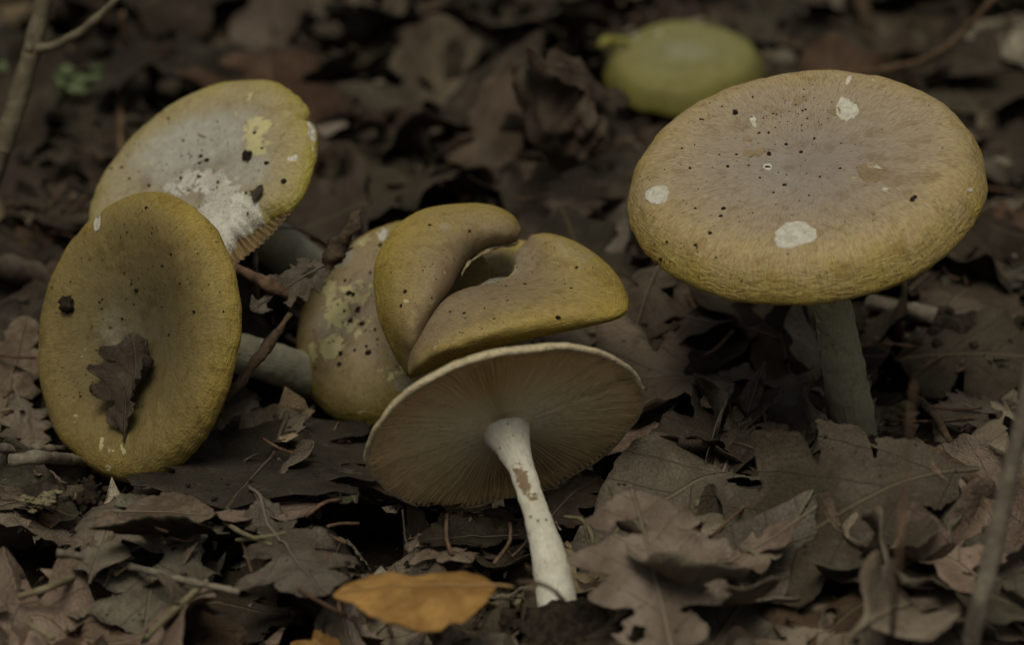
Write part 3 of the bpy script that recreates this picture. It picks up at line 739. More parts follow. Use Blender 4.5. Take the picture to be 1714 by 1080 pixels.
# dark needle on the cap
for i, pl in enumerate([[(1538, 192), (1549, 185), (1559, 180)]]):
    P = [h for h in (hit(bvF, *q) for q in pl) if h[0] is not None]; v, f = tube([a + b * .0003 for a, b in P], [.0002, .0003, .0002], 6, 10)
    tag(mesh_obj('needle', v, f, M_barkd, loc=v.mean(0)), 'tiny dark needle lying on the broad tan cap', 'needle')

# --- E: mushroom lying with its gills towards us
rootE = tag(empty('mushroom', baseE), 'pale mushroom lying tipped over, gills and white stem showing', 'mushroom', 'wild mushrooms')
PE = [(0, .26), (.3, .25), (.6, .2), (.8, .14), (.93, .06), (.99, .01), (1.0, -.02), (.985, -.035), (.965, -.03)]
capE, bvE, _ = build_cap(rootE, cE, nE, RE, PE, M_capE, [(.975, -.02), (.8, .03), (.5, .045), (.25, .03), (.08, .0)], gdepth=.033, ngill=140, wav=.03, seed=21, nth=300, npr=70, wz=.035, gill_notch=1.0, gill_r0=.2, gmat=M_gill,
                         notches=[(830, 868, .22, .05)])
neck = cE + sE * RE * .02
build_stem(rootE, [baseE - np.array([0, -.002, .004]), at_d(920, 940, dE - .021), at_d(891, 840, dE - .013), at_d(869, 775, dE - .006), at_d(852, 735, dE - .001), at_d(845, 716, dE + .002)],
           [.0046, .0045, .0043, .0036, .0030, .0029, .0030, .0042, .0062], M_stemE, n=130, rough=.00018, seed=22, blobs=[('brown', 874, 802, 12, 30, -18, .85), ('brown', 890, 832, 16, 8, 20, .7), ('brown', 880, 760, 5, 20, -10, .3)])
# --- B: ochre cap standing on its edge, a leaf stuck on it
eB = at_d(520, 612, dB + .048); baseB = eB
rootB = tag(empty('mushroom', baseB), 'ochre mushroom standing on the edge of its dished cap', 'mushroom', 'wild mushrooms')
PB = [(0, -.17), (.2, -.14), (.45, -.06), (.68, .01), (.84, .03), (.94, .0), (.99, -.06), (1.0, -.11), (.985, -.15), (.96, -.16)]
capB, bvB, _ = build_cap(rootB, cB, nB, RB, PB, M_capB, [(.965, -.15), (.8, -.16), (.5, -.2), (.25, -.26), (.1, -.3)], wav=.02, seed=31, nth=320, npr=110, wz=.03, ngill=100,
    blobs=[('grey', 195, 560, 40, 60, -15, .3), ('yel', 170, 738, 4, 20, 8, .50), ('yel', 206, 755, 4, 16, -15, .45), ('yel', 312, 684, 10, 5, 30, .5), ('brown', 250, 430, 60, 70, 0, .25), ('brown', 300, 520, 40, 60, 0, .2),
           ('yel', 182, 785, 8, 8, 0, .5)], notches=[(160, 372, .06, .045)])
build_stem(rootB, [cB - nB * .0105, at_d(400, 592, dB + .028), eB + np.array([.004, .003, -.006])], [.0062, .0056, .0053, .0055, .0062], M_stemA, seed=33)
decal(capB, bvB, 163, 373, 5, 14, 5, M_scar, seed=21)
specks(rootB, bvB, rand_specks(70, 210, 470, 130, 130, .8, 2.4, 4) + rand_specks(30, 150, 640, 60, 60, .8, 2, 5) + [(229, 485, 3.4), (326, 522, 3.6), (205, 533, 3), (185, 548, 2.4), (374, 522, 2), (245, 348, 2.4), (287, 425, 2.2), (167, 506, 2.4), (135, 664, 2.4)])
crumb_thing(bvB, 116, 509, 12, 'dark soil crumb stuck on the dished ochre cap', 5, (1, .8, 1.2))
# --- A: pale cap with torn skin behind it
eA = at_d(548, 466, dA + .050); baseA = eA
rootA = tag(empty('mushroom', baseA), 'pale olive mushroom with torn white skin and a ragged bitten rim', 'mushroom', 'wild mushrooms')
PA = [(0, .02), (.2, .02), (.45, .03), (.68, .035), (.84, .02), (.94, -.02), (.99, -.07), (1.0, -.11), (.985, -.14), (.96, -.145)]
capA, bvA, _ = build_cap(rootA, cA, nA, RA, PA, M_capA, [(.97, -.11), (.8, -.10), (.5, -.09), (.25, -.1), (.1, -.13)], wav=.02, seed=41, nth=360, npr=130, wz=.03, ngill=130, gdepth=.07, gill_notch=.14, gmat=M_gillo,
    notches=[(512, 186, .05, .075), (450, 400, .26, .20), (400, 432, .12, .12)],
    blobs=[('white', 385, 370, 58, 56, 20, 1.0), ('white', 345, 305, 62, 26, 10, .72), ('white', 300, 315, 34, 14, 10, .6), ('grey', 330, 240, 120, 50, -20, .75), ('grey', 410, 280, 50, 40, 0, .6), ('grey', 290, 290, 70, 30, 0, .55),
           ('yel', 432, 222, 26, 32, 25, .85), ('yel', 432, 252, 14, 10, 0, .8), ('yel', 392, 190, 12, 20, 20, .45), ('yel', 417, 160, 6, 12, 30, .5), ('yel', 250, 275, 18, 8, 0, .38), ('yel', 455, 188, 10, 6, -20, .45),
           ('brown', 245, 302, 14, 14, 0, .8), ('brown', 365, 268, 34, 10, -5, .65), ('brown', 385, 185, 24, 20, 30, .4), ('brown', 330, 170, 70, 14, -25, .3), ('brown', 330, 285, 14, 8, 0, .6), ('white', 488, 265, 9, 5, 0, .7), ('white', 522, 225, 7, 40, -8, .6)])
build_stem(rootA, [cA - nA * .003, at_d(440, 390, dA + .026), eA + np.array([.003, .002, -.006])], [.0085, .0066, .0062, .0064, .007], M_stemA, seed=43)
specks(rootA, bvA, rand_specks(170, 330, 270, 130, 90, .6, 1.9, 6) + [(x, y, r * .72) for x, y, r in [(205, 280, 4.5), (187, 282, 3.5), (217, 299, 4.5), (250, 311, 5), (283, 199, 3.5), (283, 206, 2.5), (307, 235, 3.5), (304, 260, 3), (337, 262, 5), (347, 268, 6), (334, 273, 5), (333, 295, 5), (427, 222, 4),
      (439, 248, 4.5), (447, 273, 5.5), (475, 304, 6.5), (412, 323, 4.5), (415, 357, 4), (365, 305, 4), (303, 298, 5), (225, 240, 2.4), (233, 241, 2.4)]], seed=2)
crumb_thing(bvA, 417, 262, 9, 'dark curled crumb on the torn pale cap', 7, (1, 1, .8))
for pl, lab in (([(258, 215), (275, 214), (292, 213), (330, 224), (362, 237)], 'thin brown fibre lying across the torn pale cap'),):
    P = [h for h in (hit(bvA, *q) for q in pl) if h[0] is not None]; v, f = tube([a + b * .0003 for a, b in P], [.00012, .0002, .0002, .0004, .0002], 6, 24)
    tag(mesh_obj('needle', v, f, M_barkr, loc=v.mean(0)), lab, 'needle')
# --- C: patchy yellow cap
baseC = on_ground(735, 655); 
rootC = tag(empty('mushroom', baseC), 'round taupe mushroom with peeling yellow patches, half hidden behind the folded one', 'mushroom', 'wild mushrooms')
PC = [(0, .36), (.2, .35), (.42, .31), (.62, .25), (.8, .15), (.92, .04), (.985, -.07), (1.0, -.13), (.985, -.17), (.96, -.175)]
capC, bvC, _ = build_cap(rootC, cC, nC, RC, PC, M_capC, [(.965, -.16), (.8, -.10), (.5, -.04), (.25, -.03), (.1, -.05)], wav=.035, seed=54, nth=300, npr=110, wz=.03, notches=[(562, 430, .13, .13)], ngill=80,
    blobs=[('yel', 560, 520, 36, 26, 60, .62), ('yel', 570, 490, 40, 18, 20, .60), ('yel', 556, 578, 30, 20, -35, .82), ('yel', 520, 590, 26, 20, 0, .48), ('yel', 600, 400, 26, 20, -30, .55), ('yel', 635, 385, 20, 10, -20, .5), ('yel', 650, 625, 34, 16, 0, .46),
           ('yel', 585, 540, 60, 80, 0, .36), ('grey', 560, 545, 50, 40, 0, .4), ('grey', 680, 645, 26, 16, 0, .55), ('white', 640, 392, 8, 13, 20, .75), ('grey', 575, 430, 24, 18, -40, .6)])
build_stem(rootC, [cC - nC * RC * .0, (cC + baseC) / 2 + np.array([.004, .004, -.002]), baseC - np.array([0, 0, .006])], [.008, .006, .006, .0065], M_stemA, seed=55)
specks(rootC, bvC, rand_specks(60, 590, 540, 70, 110, .9, 2.4, 12) + [(578, 470, 3.4), (585, 491, 5), (592, 493, 5), (601, 516, 3.6), (607, 542, 4.5), (587, 537, 4), (577, 521, 3.4), (637, 411, 4.5), (620, 457, 3), (617, 590, 4.5), (571, 592, 4), (569, 609, 4), (528, 616, 3), (594, 586, 3), (628, 552, 3), (598, 521, 3.4)])
# --- D: folded, split cap
rootD_base = on_ground(840, 668)
rootD = tag(empty('mushroom', rootD_base), 'ochre mushroom with a split cap folded over on itself', 'mushroom', 'wild mushrooms')
def lobe(inner, outer, bulge, skew, nst=110, m=40, thick=.35, ang=(0, 4), rho=(.25, 1.0), end=(.25, .25), up=.22, pw=.62):
    A = resample(np.array([at_d(*q) for q in inner]), nst); B = resample(np.array([at_d(*q) for q in outer]), nst)
    Nb = AW * 1.0 + AU * up; Nb = Nb / np.linalg.norm(Nb)
    s = np.linspace(0, 1, nst)
    ef = np.minimum(np.clip(s / .16, 0, 1), np.clip((1 - s) / .16, 0, 1)); e0 = np.where(s < .5, end[0], end[1]); ef = e0 + (1 - e0) * np.sin(ef * np.pi / 2)
    wv = np.linspace(0, 1, m); sh = np.sin(np.pi * wv ** skew) ** pw
    top = A[:, None] + (B - A)[:, None] * wv[None, :, None] + Nb * (bulge * ef[:, None] * sh[None])[..., None]
    top = top + AW * (.0019 * fbm(top * 62, 2) + .0004 * fbm(top * 300, 2))[..., None]
    mid = A[:, None] + (B - A)[:, None] * wv[None, ::-1, None]; bot = mid - Nb * (bulge * thick * ef[:, None] * np.sin(np.pi * wv[None, ::-1]) ** .8)[..., None] - Nb * .0012
    V = np.concatenate([top, bot], 1); nv = V.shape[1]
    F = []
    for i in range(nst - 1):
        for j in range(nv): k = (j + 1) % nv; F.append((i * nv + j, (i + 1) * nv + j, (i + 1) * nv + k, i * nv + k))
    F += [tuple(range(nv)), tuple((nst - 1) * nv + j for j in range(nv))[::-1]]
    a = ang[0] + (ang[1] - ang[0]) * s; rr = np.concatenate([rho[0] + (rho[1] - rho[0]) * wv, np.full(m, rho[1])])
    cv = np.stack([np.cos(a)[:, None] + 0 * rr, np.sin(a)[:, None] + 0 * rr, rr + 0 * a[:, None]], -1).reshape(-1, 3)
    wk = np.concatenate([sstep(.72, 1, wv) , np.full(m, .6)]); return V.reshape(-1, 3), F, cv, np.tile(wk, nst)
L1 = lobe([(866, 402, .733), (850, 408, .730), (818, 414, .728), (788, 430, .724), (768, 456, .716), (756, 480, .707), (734, 512, .702), (716, 545, .699), (704, 580, .698), (697, 610, .699)],
          [(873, 384, .740), (858, 361, .746), (822, 345, .748), (772, 342, .746), (704, 353, .740), (655, 388, .732), (627, 445, .724), (630, 515, .716), (650, 575, .710), (682, 630, .705)], .0110, .85, ang=(0, 3.4), rho=(.22, 1.0))
L2 = lobe([(682, 612, .697), (690, 580, .696), (714, 538, .698), (746, 500, .703), (782, 482, .711), (818, 476, .718), (845, 466, .721), (860, 452, .723), (864, 424, .728), (882, 402, .735)],
          [(686, 634, .698), (712, 624, .692), (765, 600, .689), (835, 580, .687), (915, 562, .687), (990, 546, .689), (1042, 530, .694), (1053, 506, .702), (1040, 470, .714), (1008, 434, .724), (962, 404, .733), (920, 391, .738), (892, 394, .738)], .0105, 1.45, ang=(3.4, 6.0), rho=(.15, 1.0), end=(.3, .35), up=.06, pw=.66)
L3 = lobe([(790, 500, .752), (820, 480, .754), (850, 470, .755), (900, 450, .756)], [(800, 425, .762), (830, 412, .764), (855, 402, .764), (900, 405, .762)], .002, 1.0, nst=30, m=14, ang=(0, 1), rho=(.8, .9))
v, f = merge([(q[0], q[1]) for q in (L1, L2, L3)]); at = blob_fields(v, [('brown', 765, 465, 46, 26, -40, .75), ('brown', 700, 560, 16, 50, 25, .4), ('grey', 850, 440, 60, 40, -15, .35), ('brown', 820, 430, 40, 14, -20, .4), ('grey', 960, 420, 60, 20, 25, .3), ('white', 780, 455, 10, 6, 0, .5), ('yel', 680, 505, 4, 4, 0, .7), ('grey', 745, 378, 12, 8, 0, .4)])
at['capc'] = np.concatenate([q[2] for q in (L1, L2, L3)]); at['wrinkle'] = np.concatenate([q[3] for q in (L1, L2, L3)])
capD = mesh_obj('cap', v, f, M_capD, rootD, attrs=at); bvD = BVHTree.FromPolygons([Vector(p) for p in v], f)
# torn pale lip round the split
lip = [(772, 466, .716), (778, 448, .718), (795, 433, .722), (825, 417, .727), (858, 409, .731), (866, 402, .733)]
v, f = tube([at_d(*q) for q in lip], [.0002, .0005, .0006, .0006, .0005, .0002], 8, 60, rough=.0004, seed=5, freq=600)
o = mesh_obj('torn_lip', v, f, M_lip, capD)
build_stem(rootD, [at_d(850, 500, .722), at_d(846, 590, .733), rootD_base - np.array([0, 0, .006])], [.009, .0062, .006, .0065], M_stemA, seed=65)
specks(rootD, bvD, rand_specks(60, 850, 480, 170, 90, .8, 2.2, 15) + [(679, 488, 3.8), (672, 512, 3), (933, 532, 3.8), (785, 387, 3.2), (720, 377, 2.6), (879, 476, 2.4), (777, 525, 2.4), (965, 449, 3)])
# --- G: small yellow green cap far back
baseG = cG - nG * .004; baseG[2] = -.004
rootG = tag(empty('mushroom', baseG), 'small yellow green mushroom at the back with a torn flap on its rim', 'mushroom', 'wild mushrooms')
capG, bvG, _ = build_cap(rootG, cG, nG, RG, [(0, .13), (.3, .14), (.55, .15), (.75, .12), (.88, .05), (.96, -.07), (1.0, -.2), (.985, -.25), (.955, -.25)], M_capG,
    [(.965, -.23), (.8, -.14), (.5, -.06), (.25, -.05), (.1, -.07)], wav=.03, seed=71, nth=220, npr=80, wz=.05, ngill=70, notches=[(1010, 50, .2, .07)],
    blobs=[('grey', 1150, 85, 60, 22, 0, .35), ('white', 1045, 55, 26, 4, 12, .6), ('white', 1103, 54, 6, 4, 30, .5), ('brown', 1070, 95, 30, 16, 20, .3)])
v, f = tube([at_d(1052, 68, dG - .001), at_d(1030, 66, dG - .001), at_d(1014, 70, dG - .002), at_d(1002, 77, dG - .003)], [.0012, .0014, .0016, .0022, .001], 10, 16, rough=.0003, seed=3)
o = mesh_obj('torn_flap', v, f, M_capG, capG, attrs={'capc': np.tile([1, 0, 1.0], (len(v), 1))})
build_stem(rootG, [baseG - np.array([0, 0, .005]), (baseG + cG) / 2 - nG * .002, cG - nG * .003], [.0062, .0055, .005, .006], M_stemA, seed=75)

# ------------------------------------------------------------------ leaves picked out one by one
hl = hero_leaf
# right of centre
hl('large dark oak leaf with rounded lobes at the foot of the broad mushroom', (1395, 950, .006), (1505, 695, .006), .82, 'oak_round', 'dark brown', wr=.025, corr=.003, fold=.04, cy=-.4, cx=-.5, seed=811, stalk=.03, holes=[(.30, -.02, .03), (.26, -.07, .022)])
hl('brown oak leaf with drooping lobes between the folded and the broad cap', (955, 425, .010), (1215, 555, .012), .75, 'oak_point', 'brown', wr=.05, corr=.012, fold=-.25, cy=-1.2, cx=.6, holes=[(.72, -.12, .07)], seed=822)
hl('taupe oak leaf drooping beside the gilled cap', (1110, 430, .012), (1040, 610, .006), .62, 'oak_round', 'brown', wr=.05, corr=.01, fold=-.3, cy=-1.6, cx=-.8, seed=829)
hl('pinkish lobed leaf half under the broad cap', (1262, 668, .006), (1128, 690, .004), .6, 'oak_round', 'taupe', wr=.04, cy=-.8, fold=.1, seed=823)
hl('dark red brown leaf standing behind the broad mushroom stem', (1345, 690, .0), (1300, 500, .012), .5, 'ovate', 'red brown', roll=10, wr=.03, cy=1.0, seed=824)
hl('small pitted pale grey leaf beside the broad mushroom stem', (1320, 655, .004), (1268, 590, .012), .7, 'oak_point', 'pale grey', wr=.06, cy=1.2, seed=825, holes=[(.5, .12, .08), (.66, -.02, .05), (.3, -.1, .04)])
hl('dark leaf curled upright below the broad cap', (1335, 800, .002), (1292, 690, .010), .55, 'oak_round', 'dark brown', wr=.04, cy=1.8, seed=826, roll=-25)
hl('narrow grey dry leaf folded lengthwise under the broad cap', (1200, 800, .004), (1283, 560, .014), .16, 'ovate', 'grey brown', wr=.02, cy=3.0, fold=.5, seed=827, name='dry_leaf')
hl('cracked grey leaf to the side of the broad mushroom stem', (1735, 690, .004), (1560, 700, .004), .9, 'oak_point', 'grey brown', wr=.04, cy=-.5, holes=[(.45, .05, .05), (.6, -.15, .06), (.3, -.22, .05)], seed=828)
hl('grey olive leaf lying behind the broad cap edge', (1720, 420, .006), (1590, 470, .006), .8, 'oak_round', 'grey green', wr=.04, cy=.6, seed=830)
hl('dark grey oak leaf under the curved twig', (1500, 20, .006), (1640, 190, .006), .7, 'oak_round', 'olive brown', wr=.03, cy=.5, seed=831)
hl('pale pinkish leaf past the curved twig', (1725, 90, .008), (1640, 10, .008), .6, 'oak_round', 'pale grey', wr=.05, cy=1.0, seed=832)
hl('pale crumpled leaf scrap beside the edge of the broad cap', (1600, 215, .008), (1660, 170, .012), .6, 'oak_point', 'taupe', wr=.08, cy=1.8, seed=833)
# front right
hl('taupe oak leaf with one round hole, propped against its neighbours', (1132, 1120, .606), (1058, 808, .645), .74, 'oak_round', 'taupe', depth=True, drape=False, wr=.035, corr=.010, fold=-.12, cy=-.45, cx=-.12, holes=[(.765, .048, .058), (.2, .12, .04), (.25, .2, .03), (.3, -.1, .02)], seed=841, spacing=.022)
hl('small pinkish leaf behind the leaf with a round hole', (1160, 860, .006), (1095, 795, .012), .7, 'ovate', 'pinkish brown', wr=.04, cy=-1.0, seed=842, name='oval_leaf')
hl('pinkish grey oak leaf flat in front of the large dark leaf', (1345, 945, .006), (1130, 1075, .008), .62, 'oak_round', 'pinkish brown', wr=.03, corr=.006, fold=.05, cy=-.5, cx=.3, seed=843, holes=[(.35, .1, .04)])
hl('torn pale leaf beside the large dark leaf', (1175, 800, .006), (1300, 905, .006), .45, 'oak_point', 'taupe', wr=.06, cy=-1.4, seed=844, holes=[(.5, .1, .07), (.7, -.06, .05)])
hl('pale oak leaf with a strong rib in the front of the litter', (1500, 945, .010), (1290, 1095, .012), .66, 'oak_round', 'taupe', wr=.035, corr=.012, fold=.15, cy=-.9, seed=845)
hl('broad crumpled pale leaf with a torn opening at the front', (1735, 1010, .012), (1530, 985, .014), .7, 'oak_point', 'pinkish brown', wr=.07, corr=.01, cy=-1.6, cx=-.6, seed=846, holes=[(.55, -.05, .09), (.4, .15, .06)])
hl('tan scrap inside the torn front leaf', (1655, 1035, .008), (1595, 1000, .010), .5, 'ovate', 'tan', wr=.06, cy=1.2, seed=847, name='oval_leaf', rib=False)
hl('crumpled brown leaf at the front beside the blurred stem', (1600, 1090, .010), (1740, 960, .012), .6, 'oak_round', 'taupe', wr=.07, cy=1.4, seed=848)
# front centre
hl('second orange leaf arching at the front edge', (580, 1120, .004), (488, 1030, .012), .75, 'ovate', 'orange', wr=.03, cy=-2.2, cx=-1.0, seed=852, name='oval_leaf')
hl('pale flat leaf scrap beside the soil clod', (860, 1035, .010), (775, 1100, .008), .6, 'ovate', 'pale grey', wr=.02, cy=.3, seed=853, name='oval_leaf', roll=-10)
hl('long grey leaf with a hole behind the orange leaf', (870, 965, .004), (570, 925, .008), .36, 'oak_point', 'grey brown', wr=.04, cy=-1.6, seed=854, holes=[(.45, -.02, .05)])
hl('pale lobe standing up in front of the dark leaf', (560, 945, .002), (515, 850, .016), .62, 'oak_round', 'taupe', wr=.04, cy=-1.4, cx=-1.2, seed=855)
hl('pointed pale lobe beside the upright pale lobe', (620, 940, .002), (580, 860, .014), .50, 'oak_point', 'pale grey', wr=.05, cy=-1.2, cx=-.8, seed=856)
hl('rolled pinkish leaf tip under the gilled cap', (680, 878, .006), (785, 905, .008), .45, 'oak_round', 'pinkish brown', wr=.05, cy=-3.0, cx=-.6, seed=857)
hl('grey green toothed leaf beside the gilled cap', (650, 800, .008), (480, 765, .010), .55, 'oak_point', 'grey green', wr=.04, corr=.01, cy=-.9, fold=.1, seed=858)
hl('large dark flat leaf below the patchy cap', (520, 705, .004), (380, 870, .004), .85, 'oak_round', 'dark olive', wr=.02, cy=-.3, seed=859)
hl('dark leaf under the edge of the gilled cap', (900, 880, .002), (700, 890, .004), .5, 'oak_round', 'dark brown', wr=.04, cy=1.0, seed=860)
hl('dull brown leaf at the side of the white stem', (870, 960, .002), (1000, 830, .006), .5, 'oak_round', 'dark brown', wr=.05, cy=-1.0, seed=861)
# front left
hl('pinkish tan leaf with a bitten edge in front of the dished cap', (205, 855, .006), (360, 860, .008), .85, 'ovate', 'pinkish brown', wr=.025, corr=.004, cy=-.7, seed=871, holes=[(.62, -.36, .13), (.8, -.34, .09)], name='oval_leaf')
hl('crumpled pinkish leaf at the foot of the dished cap', (235, 840, .006), (100, 880, .008), .8, 'oak_point', 'pinkish brown', wr=.09, corr=.014, cy=-1.0, seed=872, holes=[(.7, .1, .07), (.8, -.1, .05)])
hl('dark leaf curled into a trough at the front', (365, 925, .008), (150, 915, .010), .42, 'ovate', 'dark brown', wr=.03, cy=2.6, roll=38, seed=873, name='oval_leaf')
hl('brown flat leaf at the end of the grey sticks', (-25, 830, .008), (95, 805, .008), .7, 'oak_point', 'pinkish brown', wr=.04, cy=-.6, seed=874)
hl('pinkish brown leaf propped beside the dished cap', (0, 720, .006), (45, 530, .020), .62, 'oak_point', 'pinkish brown', wr=.04, cy=-.8, seed=875, roll=15)
hl('hanging brown lobe below the propped pinkish leaf', (25, 640, .014), (62, 740, .004), .6, 'oak_round', 'taupe', wr=.05, cy=-1.4, seed=876)
hl('greyish leaf crossing the straw at the front', (430, 900, .006), (545, 1040, .008), .5, 'oak_round', 'grey brown', wr=.05, cy=-1.0, seed=877)
hl('pale grey leaf at the front beside a straw', (350, 1060, .008), (265, 985, .008), .5, 'oak_round', 'taupe', wr=.05, cy=-1.4, seed=878)
# middle, behind: most in darker colours that paint in the dimmer light there
hl('tall crinkled oak leaf curling over behind the folded cap', (925, 300, .826), (868, 90, .800), .95, 'ovate', 'brown', depth=True, wr=.10, corr=.014, cy=2.6, cx=.9, fold=.15, seed=883, drape=False, spacing=.02)
hl('drooping dark leaf tip hanging under the crinkled leaf', (910, 105, .808), (1035, 135, .835), .75, 'oak_round', 'brown', depth=True, roll=48, wr=.10, corr=.014, cy=-3.4, cx=-1.0, seed=889, drape=False, dep=False)
hl('rolled end of a dry leaf beside the yellow green cap', (950, 165, .835), (1052, 165, .850), .60, 'oak_point', 'brown', roll=42, depth=True, wr=.08, corr=.010, cy=-6.0, seed=882, drape=False, dep=False)
hl('grey leaf with a pale turned-up rim below the crinkled leaf', (960, 265, .006), (770, 300, .010), .75, 'ovate', 'brown', wr=.03, cy=2.0, cx=1.4, seed=883, name='oval_leaf')
hl('pointed grey green leaf rising behind the folded cap', (955, 355, .004), (968, 245, .020), .60, 'oak_point', 'brown', wr=.05, cy=-1.2, seed=884)
hl('reddish tan leaf lying behind the folded cap', (760, 345, .006), (630, 325, .008), .6, 'oak_round', 'pinkish brown', wr=.04, cy=-1.0, seed=885)
hl('pale broad leaf past the rim of the torn cap', (425, 155, .022), (585, 112, .020), .75, 'ovate', 'pale grey', wr=.03, cy=-.9, seed=886)
hl('pale pinkish leaf at the back of the litter', (890, 40, .010), (690, 5, .010), .7, 'oak_round', 'pale grey', wr=.03, cy=-.7, seed=887)
hl('flat brown leaf behind the forked twig', (20, 240, .006), (190, 230, .008), .6, 'oak_round', 'olive brown', wr=.03, cy=-.6, seed=888)
hl('dark brown leaf below the forked twig', (150, 300, .006), (10, 330, .008), .6, 'oak_round', 'olive brown', wr=.05, cy=-1.0, seed=889)
hl('brown leaf tucked behind the dished cap', (-20, 420, .006), (100, 400, .008), .7, 'oak_round', 'olive brown', wr=.05, cy=-1.0, seed=890)
hl('grey leaf behind the stem of the torn cap', (660, 260, .006), (560, 320, .008), .6, 'oak_round', 'dark brown', wr=.04, cy=-.8, seed=891)
hl('tattered grey leaf caught between the caps', (575, 425, .729), (420, 520, .722), .5, 'oak_point', 'grey brown', roll=-35, depth=True, wr=.06, corr=.01, cy=-.9, seed=892, drape=False, dep=False, holes=[(.35, .0, .06), (.75, .06, .09), (.85, -.08, .05), (.55, -.2, .08)])
hl('orange oval leaf in front of the white stem', (832, 978, .619), (556, 985, .617), .84, 'ovate', 'orange', depth=True, drape=False, roll=4, wr=.03, corr=.003, fold=-.04, cy=-1.1, cx=-.3, seed=851, name='oval_leaf', spacing=.022)
# leaf lying on the dished cap: follows its surface
def leaf_on(bvh, base, tip, W, kind, col, label, seed, holes=(), lift=.0010, **p):
    (b, nb), (t, n_) = hit(bvh, *base), hit(bvh, *tip); nn = (nb + n_) / 2; nn = nn if nn @ AW > 0 else -nn; nn /= np.linalg.norm(nn)
    ex = t - b; L = np.linalg.norm(ex); ex /= L; ey = np.cross(nn, ex); ey /= np.linalg.norm(ey); ez = np.cross(ex, ey)
    X, V, F = leaf_verts(kind, L, W, p, seed, holes, .024); A = np.stack([ex, ey, ez]); Vw = b + V @ A
    for i in range(len(Vw)):
        P, n2, *_ = bvh.ray_cast(Vector(Vw[i] + ez * .02), Vector(-ez))
        if P is not None:
            h = (np.array(P) - b) @ ez; cur = (Vw[i] - b) @ ez
            Vw[i] += ez * (h + lift + max(cur, 0.0) - cur)
    o = leaf_object('oak_leaf', X, Vw, F, col, label, thick=.00025)
leaf_on(bvB, (212, 742), (242, 556), .80, 'oak_round', 'brown', 'small brown leaf stuck in the dish of the ochre cap', 901, wr=.10, corr=.015, cy=1.6, fold=.2, bend=.2)
leaf_on(bvA, (427, 342), (440, 312), .8, 'oak_point', 'grey brown', 'tiny grey leaf scrap on the torn pale cap', 902, wr=.06, cy=.8)

# ------------------------------------------------------------------ twigs, straws, soil
def twig(label, pts, rad, mat, name='twig', rough=.0003, seed=0, branch=None, cat='twig', n=None, nodes=()):
    P = [np.asarray(p) for p in pts]
    if branch is None and not nodes:
        v, f = tube(P, rad, 14, n or 40, rough=rough, seed=seed, freq=330); return tag(mesh_obj(name, v, f, mat, loc=P[0]), label, cat)
    root = tag(empty(name, P[0]), label, cat)
    v, f = tube(P, rad, 14, n or 60, rough=rough, seed=seed, freq=330); mesh_obj('stem', v, f, mat, root)
    for bp, br in (branch or []):
        v, f = tube(bp, br, 12, 40, rough=rough, seed=seed + 1, freq=330); mesh_obj('branch', v, f, mat, root)
    for c, r in nodes:
        v, f = lump(c, r, (1, 1, 1.2), .25, seed + 3); mesh_obj('bud', v, f, mat, root)
    return root
pxr = lambda px, d: px / 2 * d / FPX
dT = .79
twig('forked brown twig rising beside the torn pale cap', [on_ground(-62, 440), at_d(-30, 345, dT + .01), at_d(0, 262, dT), at_d(30, 165, dT), at_d(54, 82, dT), at_d(72, 0, dT), at_d(88, -90, dT)], [pxr(38, dT), pxr(36, dT), pxr(34, dT), pxr(32, dT), pxr(30, dT)], M_bark, seed=2, n=110,
     branch=[([at_d(52, 84, dT), at_d(95, 74, dT - .004), at_d(140, 48, dT - .008), at_d(185, 8, dT - .01), at_d(240, -55, dT - .012)], [pxr(17, dT), pxr(15, dT), pxr(14, dT), pxr(13, dT)])], nodes=[(at_d(50, 80, dT - .002), pxr(17, dT)), (at_d(8, 205, dT - .002), pxr(13, dT))])
twig('thin curved twig arching behind the broad cap', [on_ground(1400, 190), at_d(1440, 128, .90), at_d(1500, 113, .89), at_d(1560, 92, .89), at_d(1610, 55, .885), at_d(1665, -5, .88), at_d(1720, -80, .88)], [pxr(10, .9), pxr(11, .9), pxr(12, .9), pxr(12, .9)], M_barkr, seed=3, n=80)
twig('upright dull stem behind the broad cap', [on_ground(1492, 230), at_d(1468, 120, 1.0), at_d(1445, 20, 1.0), at_d(1425, -80, 1.0)], [pxr(30, 1), pxr(30, 1), pxr(26, 1)], M_barkd, seed=4)
twig('short upright stem behind the torn pale cap', [on_ground(203, 260), at_d(203, 120, .93), at_d(206, 20, .92)], [pxr(11, .9), pxr(10, .9)], M_barkr, seed=5)
twig('rough dark bark piece sticking up beside the patchy cap', [at_d(545, 462, .728), at_d(560, 425, .728), at_d(582, 390, .727), at_d(605, 350, .728)], [pxr(12, .73), pxr(34, .73), pxr(30, .73), pxr(24, .73), pxr(8, .73)], M_barkd, name='bark_piece', rough=.0011, seed=6, cat='bark')
twig('brown twig slanting between the dished and torn caps', [at_d(370, 440, .725), at_d(420, 462, .722), at_d(470, 488, .724), at_d(505, 505, .728)], [pxr(22, .72), pxr(18, .72), pxr(20, .72), pxr(12, .72)], M_barkr, rough=.0006, seed=7)
twig('dark red twig crossing in front of the ochre stem', [at_d(486, 525, .716), at_d(450, 575, .712), at_d(410, 628, .708), at_d(376, 672, .706)], [pxr(8, .71), pxr(16, .71), pxr(20, .71), pxr(14, .71)], M_barkd, rough=.0005, seed=8)
twig('small pale shoot standing under the torn cap', [on_ground(428, 525), at_d(428, 460, .745), at_d(426, 400, .748)], [pxr(11, .74), pxr(10, .74), pxr(9, .74)], M_grey, seed=9)
